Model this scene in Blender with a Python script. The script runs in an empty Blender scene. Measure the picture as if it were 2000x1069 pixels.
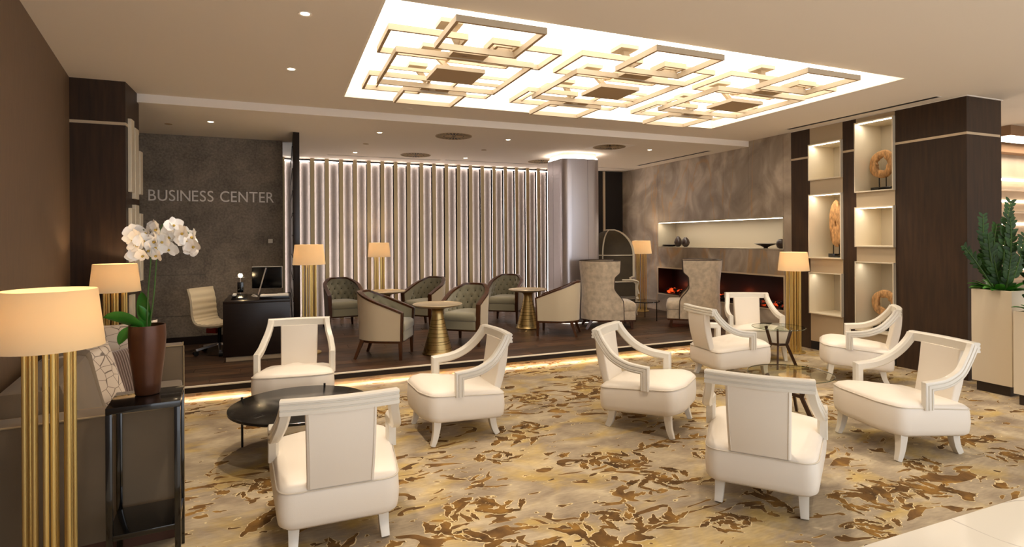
import bpy, bmesh, math, random
from mathutils import Vector, Matrix, noise as mnoise
random.seed(7)
C = bpy.context.scene.collection
SC = bpy.context.scene
PI = math.pi

# ------------------------------------------------------------------ camera
F_PX, YAW, ROLL, CY, CAMH = 1095.3, math.radians(22.239), math.radians(-0.3427), 465.4, 1.6
fw = Vector((math.sin(YAW), math.cos(YAW), 0)); rt = Vector((math.cos(YAW), -math.sin(YAW), 0)); up = Vector((0, 0, 1))
r2 = rt*math.cos(ROLL) + up*math.sin(ROLL); u2 = -rt*math.sin(ROLL) + up*math.cos(ROLL)
cam = bpy.data.objects.new('camera', bpy.data.cameras.new('camera')); C.objects.link(cam)
cam.matrix_world = Matrix(((r2.x, u2.x, -fw.x, 0), (r2.y, u2.y, -fw.y, 0), (r2.z, u2.z, -fw.z, CAMH), (0, 0, 0, 1)))
cam.data.sensor_width = 36; cam.data.lens = F_PX/2000*36; cam.data.shift_y = (CY-534.5)/2000
cam.data.clip_start = 0.05; SC.camera = cam

# ------------------------------------------------------------------ world, exposure, large lights
def lin(h):
    h = h.lstrip('#'); v = [int(h[i:i+2], 16)/255 for i in (0, 2, 4)]
    return tuple(c/12.92 if c <= .04045 else ((c+.055)/1.055)**2.4 for c in v)
SC.view_settings.view_transform = 'Standard'; SC.view_settings.look = 'None'
SC.view_settings.exposure = 0.94; SC.view_settings.gamma = 1.0; SC.view_settings.use_curve_mapping = False
W = bpy.data.worlds.new('world'); SC.world = W; W.use_nodes = True
W.node_tree.nodes['Background'].inputs[0].default_value = (0.92, 0.95, 1.0, 1)
W.node_tree.nodes['Background'].inputs[1].default_value = 1.3

def light(kind, loc, power, color=(1, .78, .55), **kw):
    l = bpy.data.lights.new('lamp_light', kind); l.energy = power; l.color = color
    for k, v in kw.items(): setattr(l, k, v)
    o = bpy.data.objects.new('lamp_light', l); C.objects.link(o); o.location = loc
    return o
WARM = (1.0, .80, .58)

# ------------------------------------------------------------------ materials
MATS = {}
def nmat(name):
    m = bpy.data.materials.new(name); m.use_nodes = True; MATS[name] = m
    return m, m.node_tree.nodes, m.node_tree.links, m.node_tree.nodes['Principled BSDF']
def mat(name, col, rough=.5, metal=0, bump=0, bscale=200, var=0, vscale=8, stretch=(1, 1, 1), coat=0, emit=None, estr=0, trans=0, ior=1.45, rvar=0, sheen=0):
    m, N, L, B = nmat(name)
    c = lin(col) if isinstance(col, str) else col
    B.inputs['Base Color'].default_value = (*c, 1); B.inputs['Roughness'].default_value = rough
    B.inputs['Metallic'].default_value = metal; B.inputs['Coat Weight'].default_value = coat
    B.inputs['Transmission Weight'].default_value = trans; B.inputs['IOR'].default_value = ior
    B.inputs['Sheen Weight'].default_value = sheen
    if emit: B.inputs['Emission Color'].default_value = (*lin(emit), 1); B.inputs['Emission Strength'].default_value = estr
    if bump or var or rvar:
        tc = N.new('ShaderNodeTexCoord'); mp = N.new('ShaderNodeMapping'); mp.inputs['Scale'].default_value = stretch
        L.new(tc.outputs['Object'], mp.inputs[0])
    if var:
        nz = N.new('ShaderNodeTexNoise'); nz.inputs['Scale'].default_value = vscale; nz.inputs['Detail'].default_value = 5
        L.new(mp.outputs[0], nz.inputs[0])
        cr = N.new('ShaderNodeValToRGB'); L.new(nz.outputs[0], cr.inputs[0])
        cr.color_ramp.elements[0].position = .3; cr.color_ramp.elements[1].position = .7
        cr.color_ramp.elements[0].color = (*[x*(1-var) for x in c], 1); cr.color_ramp.elements[1].color = (*[min(1, x*(1+var)) for x in c], 1)
        L.new(cr.outputs[0], B.inputs['Base Color'])
    if rvar:
        oi = N.new('ShaderNodeObjectInfo'); hs = N.new('ShaderNodeHueSaturation'); mr = N.new('ShaderNodeMapRange')
        L.new(oi.outputs['Random'], mr.inputs[0]); mr.inputs[3].default_value = 1-rvar; mr.inputs[4].default_value = 1+rvar
        L.new(mr.outputs[0], hs.inputs['Value'])
        if var: L.new(cr.outputs[0], hs.inputs['Color'])
        else: hs.inputs['Color'].default_value = (*c, 1)
        L.new(hs.outputs[0], B.inputs['Base Color'])
    if bump:
        nb = N.new('ShaderNodeTexNoise'); nb.inputs['Scale'].default_value = bscale; nb.inputs['Detail'].default_value = 3
        L.new(mp.outputs[0], nb.inputs[0]); bp = N.new('ShaderNodeBump'); bp.inputs['Strength'].default_value = bump; bp.inputs['Distance'].default_value = .01
        L.new(nb.outputs[0], bp.inputs['Height']); L.new(bp.outputs[0], B.inputs['Normal'])
    return m

mat('ceiling', '#e6dacb', .9)
mat('fascia', '#efe6dc', .9)
mat('white_leather', '#e6dccd', .42, bump=.06, bscale=350)
mat('white_lacquer', '#ddd6c8', .3, coat=.3)
mat('piping', '#cfc4b2', .45)
mat('dark_wood', '#33200f', .55, var=.35, vscale=5, stretch=(6, 6, .5), bump=.05, bscale=60)
mat('walnut', '#43240f', .3, var=.3, vscale=8, stretch=(3, 3, .6), coat=.2)
mat('table_wood', '#3c2415', .35)
mat('desk_wood', '#1d120d', .3, var=.2, vscale=5, stretch=(1, 6, 6))
mat('black_lacquer', '#070707', .12, coat=.5)
mat('black_metal', '#0c0b0a', .35, metal=.3)
mat('brass', '#dcc07a', .36, metal=.85)
mat('brass_table', '#b39a68', .34, metal=1, var=.12, vscale=12)
mat('brass_groove', '#4a3c22', .5, metal=.8)
mat('table_top', '#cdbb98', .3, metal=.55, coat=.2)
mat('tub_beige', '#c3b294', .85, bump=.1, bscale=500, sheen=.3)
mat('tub_green', '#857e66', .8, sheen=.5)
mat('tuft_button', '#4e4a38', .7)
mat('wing_fabric', '#b8a68d', .7, var=.22, vscale=14, bump=.08, bscale=300, sheen=.5)
mat('wing_pipe', '#3a2a1e', .6)
mat('porter_panel', '#3b301d', .7, var=.15)
mat('porter_cushion', '#8a703a', .6, sheen=.4)
mat('silver_paint', '#c8bca4', .4, metal=.25)
mat('sofa', '#685843', .8, var=.12, vscale=3, bump=.05, bscale=300, sheen=.15)
mat('sofa_pipe', '#94805f', .6)
mat('plinth', '#4a2a18', .5)
mat('satin_champagne', '#b8a68a', .42, metal=.3)
mat('niche_in', '#b3a791', .5, metal=.15)
mat('niche_edge', '#e0d4bc', .35, metal=.3)
mat('trim', '#cbb79a', .4, metal=.3)
mat('nosing', '#e6dcc8', .5)
mat('blade', '#b39f78', .45, metal=.3)
mat('fabric_panel', '#aaa09a', .75, var=.05, vscale=30, sheen=.4)
mat('black', '#080706', .6)
mat('dark_slot', '#1c140d', .7)
mat('column_metal', '#b9b2b4', .3, metal=.75)
mat('chrome', '#e4e4e8', .3, metal=1)
mat('copper', '#50301f', .34, metal=.35, var=.15, vscale=9)
mat('soil', '#3a2a1c', .95, bump=.6, bscale=80)
mat('leaf', '#2c6e22', .35, var=.25, vscale=10)
mat('dark_leaf', '#22420f', .6, var=.3, vscale=10, rvar=.35)
mat('light_leaf', '#3f7f26', .4, rvar=.35)
mat('stem', '#3c5a26', .5)
mat('petal', '#f6f1ea', .6)
mat('flower_lip', '#c0a24a', .6)
mat('planter', '#d9cbb2', .5)
mat('planter_base', '#30241a', .5)
mat('office_leather', '#d3c3a4', .5)
mat('red_plastic', '#8a1d12', .4)
mat('screen', '#050506', .2)
mat('plastic_white', '#d8d2c6', .5)
mat('letter', '#e0d8ce', .45, metal=.1)
mat('driftwood', '#b08556', .8, var=.5, vscale=14, stretch=(1, 3, 1), bump=.9, bscale=40)
mat('dark_bark', '#4a2c16', .9, bump=.6, bscale=40)
mat('ceramic_dark', '#2a1c16', .4)
mat('onyx_light', '#b8a48c', .4, var=.1, vscale=3)
mat('ash', '#191412', .95)
mat('fire_back', '#260b05', .45)
mat('grille', '#b39872', .6)
mat('frame_gold', '#c6b69d', .6, metal=.25)
mat('underside_gold', '#b09470', .6, metal=.1)
mat('tray_side', '#f0e6d6', .9)
mat('lamp_glow', '#ffffff', .5, emit='#ffe2b8', estr=14)
mat('bulb_glow', '#ffffff', .5, emit='#ffd9a0', estr=30)
mat('strip_glow', '#ffffff', .5, emit='#fff0dc', estr=7)
mat('kick_glow', '#ffffff', .5, emit='#ffe8d4', estr=45)
mat('fin_glow', '#ffffff', .5, emit='#fff0e8', estr=5.5)
mat('ring_glow', '#ffffff', .5, emit='#fff1e4', estr=9)
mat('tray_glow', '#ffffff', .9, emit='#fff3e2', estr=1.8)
mat('mirror', '#c8b8a8', .08, metal=1)
mat('brown_wall', '#8a6a4c', .8)

def glass(name, tint, alpha=.25):
    m, N, L, B = nmat(name)
    tr = N.new('ShaderNodeBsdfTransparent'); tr.inputs[0].default_value = (*tint, 1)
    gl = N.new('ShaderNodeBsdfGlossy'); gl.inputs['Roughness'].default_value = .03
    fr = N.new('ShaderNodeFresnel'); fr.inputs[0].default_value = 1.5; mx = N.new('ShaderNodeMixShader')
    ge = N.new('ShaderNodeNewGeometry'); sb = N.new('ShaderNodeMath'); sb.operation = 'SUBTRACT'; sb.inputs[0].default_value = 1; L.new(ge.outputs['Backfacing'], sb.inputs[1]); ml = N.new('ShaderNodeMath'); ml.operation = 'MULTIPLY'; L.new(sb.outputs[0], ml.inputs[0]); L.new(fr.outputs[0], ml.inputs[1])
    L.new(ml.outputs[0], mx.inputs[0]); L.new(tr.outputs[0], mx.inputs[1]); L.new(gl.outputs[0], mx.inputs[2])
    L.new(mx.outputs[0], N['Material Output'].inputs[0]); return m
glass('glass', (.88, .9, .84)); glass('smoked_glass', (.35, .34, .3))
mat('glass_edge', '#203024', .15, coat=.3)

def shade_mat():
    m, N, L, B = nmat('lamp_shade')
    B.inputs['Base Color'].default_value = (*lin('#cdb78e'), 1); B.inputs['Roughness'].default_value = .9
    B.inputs['Emission Color'].default_value = (*lin('#ffe2ba'), 1); B.inputs['Emission Strength'].default_value = .10
    t = N.new('ShaderNodeBsdfTranslucent'); t.inputs[0].default_value = (*lin('#e6cfa6'), 1)
    mx = N.new('ShaderNodeMixShader'); mx.inputs[0].default_value = .30
    L.new(B.outputs[0], mx.inputs[1]); L.new(t.outputs[0], mx.inputs[2]); L.new(mx.outputs[0], N['Material Output'].inputs[0])
shade_mat()

def left_wall_mat():
    m, N, L, B = nmat('left_wall')
    tc = N.new('ShaderNodeTexCoord'); mp = N.new('ShaderNodeMapping'); mp.inputs['Scale'].default_value = (140, 140, 6)
    nz = N.new('ShaderNodeTexNoise'); nz.inputs['Scale'].default_value = 1; nz.inputs['Detail'].default_value = 3
    L.new(tc.outputs['Object'], mp.inputs[0]); L.new(mp.outputs[0], nz.inputs[0])
    cr = N.new('ShaderNodeValToRGB'); cr.color_ramp.elements[0].color = (*lin('#5f4a36'), 1); cr.color_ramp.elements[1].color = (*lin('#7c6248'), 1)
    L.new(nz.outputs[0], cr.inputs[0]); L.new(cr.outputs[0], B.inputs['Base Color']); B.inputs['Roughness'].default_value = .6
left_wall_mat()

def dark_plaster():
    m, N, L, B = nmat('business_wall')
    tc = N.new('ShaderNodeTexCoord'); a = N.new('ShaderNodeTexNoise'); a.inputs['Scale'].default_value = 3.5; a.inputs['Detail'].default_value = 8
    b = N.new('ShaderNodeTexNoise'); b.inputs['Scale'].default_value = 40; b.inputs['Detail'].default_value = 4
    L.new(tc.outputs['Object'], a.inputs[0]); L.new(tc.outputs['Object'], b.inputs[0])
    mx = N.new('ShaderNodeMix'); mx.data_type = 'FLOAT'; mx.inputs[0].default_value = .5; L.new(a.outputs[0], mx.inputs[2]); L.new(b.outputs[0], mx.inputs[3])
    cr = N.new('ShaderNodeValToRGB'); cr.color_ramp.elements[0].position = .35; cr.color_ramp.elements[1].position = .65
    cr.color_ramp.elements[0].color = (*lin('#5c5145'), 1); cr.color_ramp.elements[1].color = (*lin('#8b7d6c'), 1)
    L.new(mx.outputs[0], cr.inputs[0]); L.new(cr.outputs[0], B.inputs['Base Color']); B.inputs['Roughness'].default_value = .6
dark_plaster()

def stone_mat():
    m, N, L, B = nmat('stone')
    tc = N.new('ShaderNodeTexCoord'); mp = N.new('ShaderNodeMapping'); mp.inputs['Scale'].default_value = (1, 1, .8)
    L.new(tc.outputs['Object'], mp.inputs[0])
    a = N.new('ShaderNodeTexNoise'); a.inputs['Scale'].default_value = 1.7; a.inputs['Detail'].default_value = 9; a.inputs['Distortion'].default_value = 1.4
    L.new(mp.outputs[0], a.inputs[0])
    cr = N.new('ShaderNodeValToRGB'); e = cr.color_ramp.elements
    e[0].position = .3; e[0].color = (*lin('#7c6e5f'), 1); e[1].position = .70; e[1].color = (*lin('#c4b5a2'), 1)
    k = e.new(.5); k.color = (*lin('#9d8e7c'), 1)
    L.new(a.outputs[0], cr.inputs[0])
    mp2 = N.new('ShaderNodeMapping'); mp2.inputs['Scale'].default_value = (1, .9, .28); mp2.inputs['Location'].default_value = (0, 3.3, .4); L.new(tc.outputs['Object'], mp2.inputs[0])
    v = N.new('ShaderNodeTexNoise'); v.inputs['Scale'].default_value = 1.0; v.inputs['Detail'].default_value = 4; v.inputs['Distortion'].default_value = 1.2
    L.new(mp2.outputs[0], v.inputs[0])
    c2 = N.new('ShaderNodeValToRGB'); e = c2.color_ramp.elements; e[0].position = .492; e[0].color = (0, 0, 0, 1); e[1].position = .508; e[1].color = (1, 1, 1, 1)
    k = e.new(.524); k.color = (0, 0, 0, 1); L.new(v.outputs[0], c2.inputs[0])
    mul = N.new('ShaderNodeMath'); mul.operation = 'MULTIPLY'; mul.inputs[1].default_value = .5; L.new(c2.outputs[0], mul.inputs[0])
    mx = N.new('ShaderNodeMix'); mx.data_type = 'RGBA'; L.new(mul.outputs[0], mx.inputs[0]); L.new(cr.outputs[0], mx.inputs[6]); mx.inputs[7].default_value = (*lin('#b98a4c'), 1)
    L.new(mx.outputs[2], B.inputs['Base Color']); B.inputs['Roughness'].default_value = .38
stone_mat()

def plank_mat():
    m, N, L, B = nmat('plank')
    tc = N.new('ShaderNodeTexCoord'); oi = N.new('ShaderNodeObjectInfo')
    add = N.new('ShaderNodeVectorMath'); add.operation = 'ADD'; L.new(tc.outputs['Object'], add.inputs[0])
    cmb = N.new('ShaderNodeCombineXYZ'); ml = N.new('ShaderNodeMath'); ml.operation = 'MULTIPLY'; ml.inputs[1].default_value = 37
    L.new(oi.outputs['Random'], ml.inputs[0]); L.new(ml.outputs[0], cmb.inputs[0]); L.new(ml.outputs[0], cmb.inputs[1]); L.new(cmb.outputs[0], add.inputs[1])
    mp = N.new('ShaderNodeMapping'); mp.inputs['Scale'].default_value = (1.1, 11, 1); L.new(add.outputs[0], mp.inputs[0])
    a = N.new('ShaderNodeTexNoise'); a.inputs['Scale'].default_value = 1.8; a.inputs['Detail'].default_value = 6; a.inputs['Distortion'].default_value = .6; L.new(mp.outputs[0], a.inputs[0])
    cr = N.new('ShaderNodeValToRGB'); e = cr.color_ramp.elements; e[0].position = .3; e[0].color = (*lin('#21160f'), 1); e[1].position = .72; e[1].color = (*lin('#5c402a'), 1)
    L.new(a.outputs[0], cr.inputs[0])
    hs = N.new('ShaderNodeHueSaturation'); mr = N.new('ShaderNodeMapRange'); mr.inputs[3].default_value = .65; mr.inputs[4].default_value = 1.35
    L.new(oi.outputs['Random'], mr.inputs[0]); L.new(mr.outputs[0], hs.inputs['Value']); L.new(cr.outputs[0], hs.inputs['Color'])
    L.new(hs.outputs[0], B.inputs['Base Color']); B.inputs['Roughness'].default_value = .42; B.inputs['Specular IOR Level'].default_value = .3
plank_mat()
mat('grout', '#8a7560', .8)

def carpet_mat(name, pattern=True):
    m, N, L, B = nmat(name)
    B.inputs['Roughness'].default_value = .95; B.inputs['Specular IOR Level'].default_value = .1
    tc = N.new('ShaderNodeTexCoord')
    def nz(scale, det, dist, stretch=(1, 1, 1), off=(0, 0, 0)):
        mp = N.new('ShaderNodeMapping'); mp.inputs['Scale'].default_value = stretch; mp.inputs['Location'].default_value = off
        L.new(tc.outputs['Object'], mp.inputs[0]); a = N.new('ShaderNodeTexNoise')
        a.inputs['Scale'].default_value = scale; a.inputs['Detail'].default_value = det; a.inputs['Distortion'].default_value = dist
        L.new(mp.outputs[0], a.inputs[0]); return a.outputs[0]
    def ramp(src, stops):
        cr = N.new('ShaderNodeValToRGB'); e = cr.color_ramp.elements
        e[0].position, e[1].position = stops[0][0], stops[-1][0]
        e[0].color = (*stops[0][1], 1); e[1].color = (*stops[-1][1], 1)
        for p, c in stops[1:-1]: k = e.new(p); k.color = (*c, 1)
        L.new(src, cr.inputs[0]); return cr.outputs[0]
    def mixc(f, a, b):
        mx = N.new('ShaderNodeMix'); mx.data_type = 'RGBA'; L.new(f, mx.inputs[0])
        for s, i in ((a, 6), (b, 7)):
            if isinstance(s, tuple): mx.inputs[i].default_value = (*s, 1)
            else: L.new(s, mx.inputs[i])
        return mx.outputs[2]
    K = (0, 0, 0); O = (1, 1, 1)
    if pattern == 'brown':
        c = ramp(nz(7, 5, .6), [(.3, lin('#473420')), (.5, lin('#684c2a')), (.68, lin('#8c6834'))])
    elif pattern == 'edge':
        c = ramp(nz(9, 3, .4), [(.3, lin('#cdb68e')), (.7, lin('#e0cc9e'))])
    else:
        g = ramp(nz(3.4, 9, .5, (.85, 1.2, 1)), [(.3, lin('#827260')), (.5, lin('#a09078')), (.7, lin('#bdac8e'))])
        yel = ramp(nz(2.6, 7, .6, (.85, 1.25, 1), (3, 1, 0)), [(.50, K), (.66, O)])
        ys = N.new('ShaderNodeMath'); ys.operation = 'MULTIPLY'; ys.inputs[1].default_value = .5; L.new(yel, ys.inputs[0])
        c = mixc(ys.outputs[0], g, lin('#c4a244'))
        fine = ramp(nz(40, 3, 0, (.4, 1.6, 1)), [(.3, (.86,)*3), (.7, (1.08,)*3)])
        mm = N.new('ShaderNodeMix'); mm.data_type = 'RGBA'; mm.blend_type = 'MULTIPLY'; mm.inputs[0].default_value = 1
        L.new(c, mm.inputs[6]); L.new(fine, mm.inputs[7]); c = mm.outputs[2]
        # scattered small leaf flecks woven in
        gate = ramp(nz(.95, 2, .3, (1, 1, 1), (5, 2, 0)), [(.44, K), (.56, O)])
        blob = nz(3.7, 2.2, 2.4, (.75, 1.35, 1), (1, 7, 0))
        sm = N.new('ShaderNodeMath'); sm.operation = 'MULTIPLY_ADD'; sm.inputs[1].default_value = .12
        L.new(gate, sm.inputs[0]); L.new(blob, sm.inputs[2])
        edge = ramp(sm.outputs[0], [(.664, K), (.670, O)]); core = ramp(sm.outputs[0], [(.675, K), (.680, O)])
        brown = ramp(nz(6, 5, .6, (1, 1, 1), (9, 3, 0)), [(.3, lin('#4b3824')), (.5, lin('#6f5230')), (.68, lin('#94703a'))])
        c = mixc(edge, c, lin('#d6c294')); c = mixc(core, c, brown)
    L.new(c, B.inputs['Base Color'])
    bn = nz(260, 2, 0); bp = N.new('ShaderNodeBump'); bp.inputs['Strength'].default_value = .35; bp.inputs['Distance'].default_value = .004
    L.new(bn, bp.inputs['Height']); L.new(bp.outputs[0], B.inputs['Normal'])
carpet_mat('carpet'); carpet_mat('carpet_brown', 'brown'); carpet_mat('carpet_edge', 'edge')

def marble(name, base, vein, scale=1.5, rough=.15, w=.012):
    m, N, L, B = nmat(name); tc = N.new('ShaderNodeTexCoord')
    a = N.new('ShaderNodeTexNoise'); a.inputs['Scale'].default_value = scale; a.inputs['Detail'].default_value = 7; a.inputs['Distortion'].default_value = 1.2
    L.new(tc.outputs['Object'], a.inputs[0]); cr = N.new('ShaderNodeValToRGB'); e = cr.color_ramp.elements
    e[0].position = .5-w; e[0].color = (*lin(base), 1); e[1].position = .5+w; e[1].color = (*lin(base), 1); k = e.new(.5); k.color = (*lin(vein), 1)
    L.new(a.outputs[0], cr.inputs[0]); L.new(cr.outputs[0], B.inputs['Base Color']); B.inputs['Roughness'].default_value = rough
marble('marble_floor', '#ddd5c6', '#b9b0a4', 1.3, .12, .02)
marble('black_marble', '#171513', '#55504a', 3.0, .2, .005)

def pillow_mat():
    m, N, L, B = nmat('pillow_pattern'); tc = N.new('ShaderNodeTexCoord')
    v = N.new('ShaderNodeTexVoronoi'); v.feature = 'DISTANCE_TO_EDGE'; v.inputs['Scale'].default_value = 13; v.inputs['Randomness'].default_value = .55
    L.new(tc.outputs['Object'], v.inputs[0]); cr = N.new('ShaderNodeValToRGB'); e = cr.color_ramp.elements
    e[0].position = .012; e[0].color = (*lin('#5a4838'), 1); e[1].position = .03; e[1].color = (*lin('#bfae9a'), 1)
    L.new(v.outputs[0], cr.inputs[0]); L.new(cr.outputs[0], B.inputs['Base Color']); B.inputs['Roughness'].default_value = .4; B.inputs['Sheen Weight'].default_value = .3
pillow_mat()
mat('pillow_ribbed', '#6b564a', .6, sheen=.6)

def ember_mat():
    m, N, L, B = nmat('ember'); tc = N.new('ShaderNodeTexCoord'); a = N.new('ShaderNodeTexNoise'); a.inputs['Scale'].default_value = 9; a.inputs['Detail'].default_value = 3
    oi = N.new('ShaderNodeObjectInfo'); ad = N.new('ShaderNodeVectorMath'); ad.operation = 'ADD'
    L.new(tc.outputs['Object'], ad.inputs[0]); L.new(oi.outputs['Location'], ad.inputs[1]); L.new(ad.outputs[0], a.inputs[0])
    cr = N.new('ShaderNodeValToRGB'); e = cr.color_ramp.elements; e[0].position = .5; e[0].color = (0, 0, 0, 1); e[1].position = .72; e[1].color = (1, .08, .012, 1)
    L.new(a.outputs[0], cr.inputs[0]); L.new(cr.outputs[0], B.inputs['Emission Color']); B.inputs['Emission Strength'].default_value = .9
    B.inputs['Base Color'].default_value = (*lin('#1a100c'), 1); B.inputs['Roughness'].default_value = .9
ember_mat()

# ------------------------------------------------------------------ mesh helpers
class M:
    def __init__(s): s.v = []; s.f = []
    def add(s, vs, fs):
        o = len(s.v); s.v += [tuple(p) for p in vs]; s.f += [tuple(i+o for i in f) for f in fs]; return s
    def box(s, x0, x1, y0, y1, z0, z1):
        return s.add([(x0,y0,z0),(x1,y0,z0),(x1,y1,z0),(x0,y1,z0),(x0,y0,z1),(x1,y0,z1),(x1,y1,z1),(x0,y1,z1)],
                     [(0,3,2,1),(4,5,6,7),(0,1,5,4),(1,2,6,5),(2,3,7,6),(3,0,4,7)])
    def hexa(s, b, t):                                  # bottom 4 points, top 4 points
        return s.add(list(b)+list(t), [(0,3,2,1),(4,5,6,7),(0,1,5,4),(1,2,6,5),(2,3,7,6),(3,0,4,7)])
    def loft(s, rings, cap0=True, cap1=True, closed=True):
        n = len(rings[0]); vs = [p for r in rings for p in r]; fs = []
        for i in range(len(rings)-1):
            for j in range(n if closed else n-1):
                k = (j+1) % n; fs.append((i*n+j, i*n+k, (i+1)*n+k, (i+1)*n+j))
        if cap0: fs.append(tuple(range(n-1, -1, -1)))
        if cap1: fs.append(tuple((len(rings)-1)*n+j for j in range(n)))
        return s.add(vs, fs)
    def lathe(s, prof, n=32, c=(0, 0, 0), cap0=True, cap1=True):
        return s.loft([[(c[0]+r*math.cos(2*PI*j/n), c[1]+r*math.sin(2*PI*j/n), c[2]+z) for j in range(n)] for r, z in prof], cap0, cap1)
    def sweep(s, path, sect, side=None, closed=False, scale=None, cap=True):
        P = [Vector(p) for p in path]; n = len(P); rings = []; ref = Vector(side) if side is not None and not isinstance(side, list) else None
        prev = None
        for i in range(n):
            a = P[i]-P[i-1] if (i > 0 or closed) else P[1]-P[0]
            b = P[(i+1) % n]-P[i] if (i < n-1 or closed) else P[-1]-P[-2]
            a = a.normalized(); b = b.normalized(); t = (a+b)
            t = t.normalized() if t.length > 1e-6 else a
            if isinstance(side, list): sd = Vector(side[i])
            elif ref is not None: sd = ref
            elif prev is not None: sd = prev
            else: sd = Vector((0, 0, 1)) if abs(t.z) < .9 else Vector((1, 0, 0))
            sd = (sd - t*sd.dot(t)).normalized(); prev = sd
            ot = t.cross(sd); k = 1/max(.45, a.dot(t)) if ref is not None else 1
            sc = scale[i] if scale else 1
            rings.append([P[i] + sd*(u*sc) + ot*(w*sc*k) for u, w in sect])
        if closed:
            rings.append(rings[0]); return s.loft(rings, False, False)
        return s.loft(rings, cap, cap)
    def tube(s, path, r, n=8, closed=False, scale=None, side=None):
        return s.sweep(path, [(r*math.cos(2*PI*j/n), r*math.sin(2*PI*j/n)) for j in range(n)], side, closed, scale)
    def cyl(s, a, b, r, n=10): return s.tube([a, b], r, n)
    def sphere(s, c, r, nu=10, nv=6, sz=1):
        return s.loft([[(c[0]+r*math.sin(PI*i/nv)*math.cos(2*PI*j/nu), c[1]+r*math.sin(PI*i/nv)*math.sin(2*PI*j/nu), c[2]-r*sz*math.cos(PI*i/nv)) for j in range(nu)] for i in range(nv+1)], False, False)
    def mesh(s, name, smooth=35, bevel=0):
        me = bpy.data.meshes.new(name); me.from_pydata(s.v, [], s.f)
        bm = bmesh.new(); bm.from_mesh(me); bmesh.ops.remove_doubles(bm, verts=bm.verts, dist=1e-5)
        bmesh.ops.recalc_face_normals(bm, faces=bm.faces)
        if bevel:
            es = [e for e in bm.edges if len(e.link_faces) == 2 and e.calc_face_angle(0) > .6]
            bmesh.ops.bevel(bm, geom=es, offset=bevel, segments=2, affect='EDGES', profile=.6)
        bm.to_mesh(me); bm.free()
        if smooth:
            me.polygons.foreach_set('use_smooth', [True]*len(me.polygons)); me.set_sharp_from_angle(angle=math.radians(smooth))
        return me
    def build(s, name, material, parent=None, smooth=35, bevel=0, loc=None, rot=None):
        me = s.mesh(name, smooth, bevel); me.materials.append(MATS[material]); return link(name, me, parent, loc, rot)
def link(name, data, parent=None, loc=None, rot=None):
    o = bpy.data.objects.new(name, data); C.objects.link(o)
    if parent: o.parent = parent
    if loc: o.location = loc
    if rot: o.rotation_euler = rot
    return o
def tag(o, label=None, cat=None, group=None, kind=None):
    for k, v in (('label', label), ('category', cat), ('group', group), ('kind', kind)):
        if v: o[k] = v
    return o
def thing(name, label, cat, loc=(0, 0, 0), rz=0, group=None):
    o = link(name, None); o.location = loc; o.rotation_euler = (0, 0, rz); o.empty_display_size = .1
    return tag(o, label, cat, group)
def copy_tree(o, parent=None):
    kids = list(o.children)
    c = o.copy(); C.objects.link(c); c.parent = parent
    for ch in kids: copy_tree(ch, c)
    return c
def struct(name, b, m, parent=None, **kw):
    o = b.build(name, m, parent, **kw)
    if not parent: o['kind'] = 'structure'
    return o
def B(x0, x1, y0, y1, z0, z1): return M().box(x0, x1, y0, y1, z0, z1)
def roundpoly(pts, rad, seg=5):
    out = []; n = len(pts)
    for i in range(n):
        p = Vector(pts[i]); a = (Vector(pts[i-1])-p); b = (Vector(pts[(i+1) % n])-p); r = rad[i] if isinstance(rad, (list, tuple)) else rad
        if r <= 0: out.append(tuple(p)); continue
        an = a.normalized(); bn = b.normalized(); half = an.angle(bn)/2
        d = min(r/math.tan(half), a.length*.49, b.length*.49); p0 = p+an*d; p1 = p+bn*d
        for k in range(seg+1):
            t = k/seg; q = p0*(1-t)**2 + p*2*t*(1-t) + p1*t*t; out.append((q.x, q.y))
    return out
def sstep(a, b, x):
    t = max(0, min(1, (x-a)/(b-a))); return t*t*(3-2*t)
def curve(pts, n=24):                                    # Catmull-Rom through points
    P = [Vector(p) for p in pts]; P = [P[0]*2-P[1]]+P+[P[-1]*2-P[-2]]; out = []; m = len(P)-3
    for i in range(m):
        for k in range(n//m + 1):
            t = k/(n//m+1); a, b, c, d = P[i:i+4]
            out.append(.5*((2*b)+(c-a)*t+(2*a-5*b+4*c-d)*t*t+(3*b-a-3*c+d)*t**3))
    out.append(P[-2]); return out

# ------------------------------------------------------------------ the setting
ZC, ZL, XR, YE = 3.14, 3.05, 6.96, 6.34
def lwx(y): return -1.547 - (y-4.5)*.1554              # the left wall runs slightly off the grid
struct('floor', M().add([(-2.6, 1.995, 0), (13, 1.995, 0), (13, 6.6, 0), (-2.6, 6.6, 0), (-2.6, 1.995, -.1), (13, 1.995, -.1), (13, 6.6, -.1), (-2.6, 6.6, -.1)],
       [(0, 1, 2, 3), (4, 7, 6, 5), (0, 4, 5, 1), (1, 5, 6, 2), (2, 6, 7, 3), (3, 7, 4, 0)]), 'carpet')
mf = struct('floor', B(-2.6, 13, -4, 1.992, -.1, .003), 'marble_floor')
carpet = [o for o in C.objects if o.name == 'floor'][0]

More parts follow.
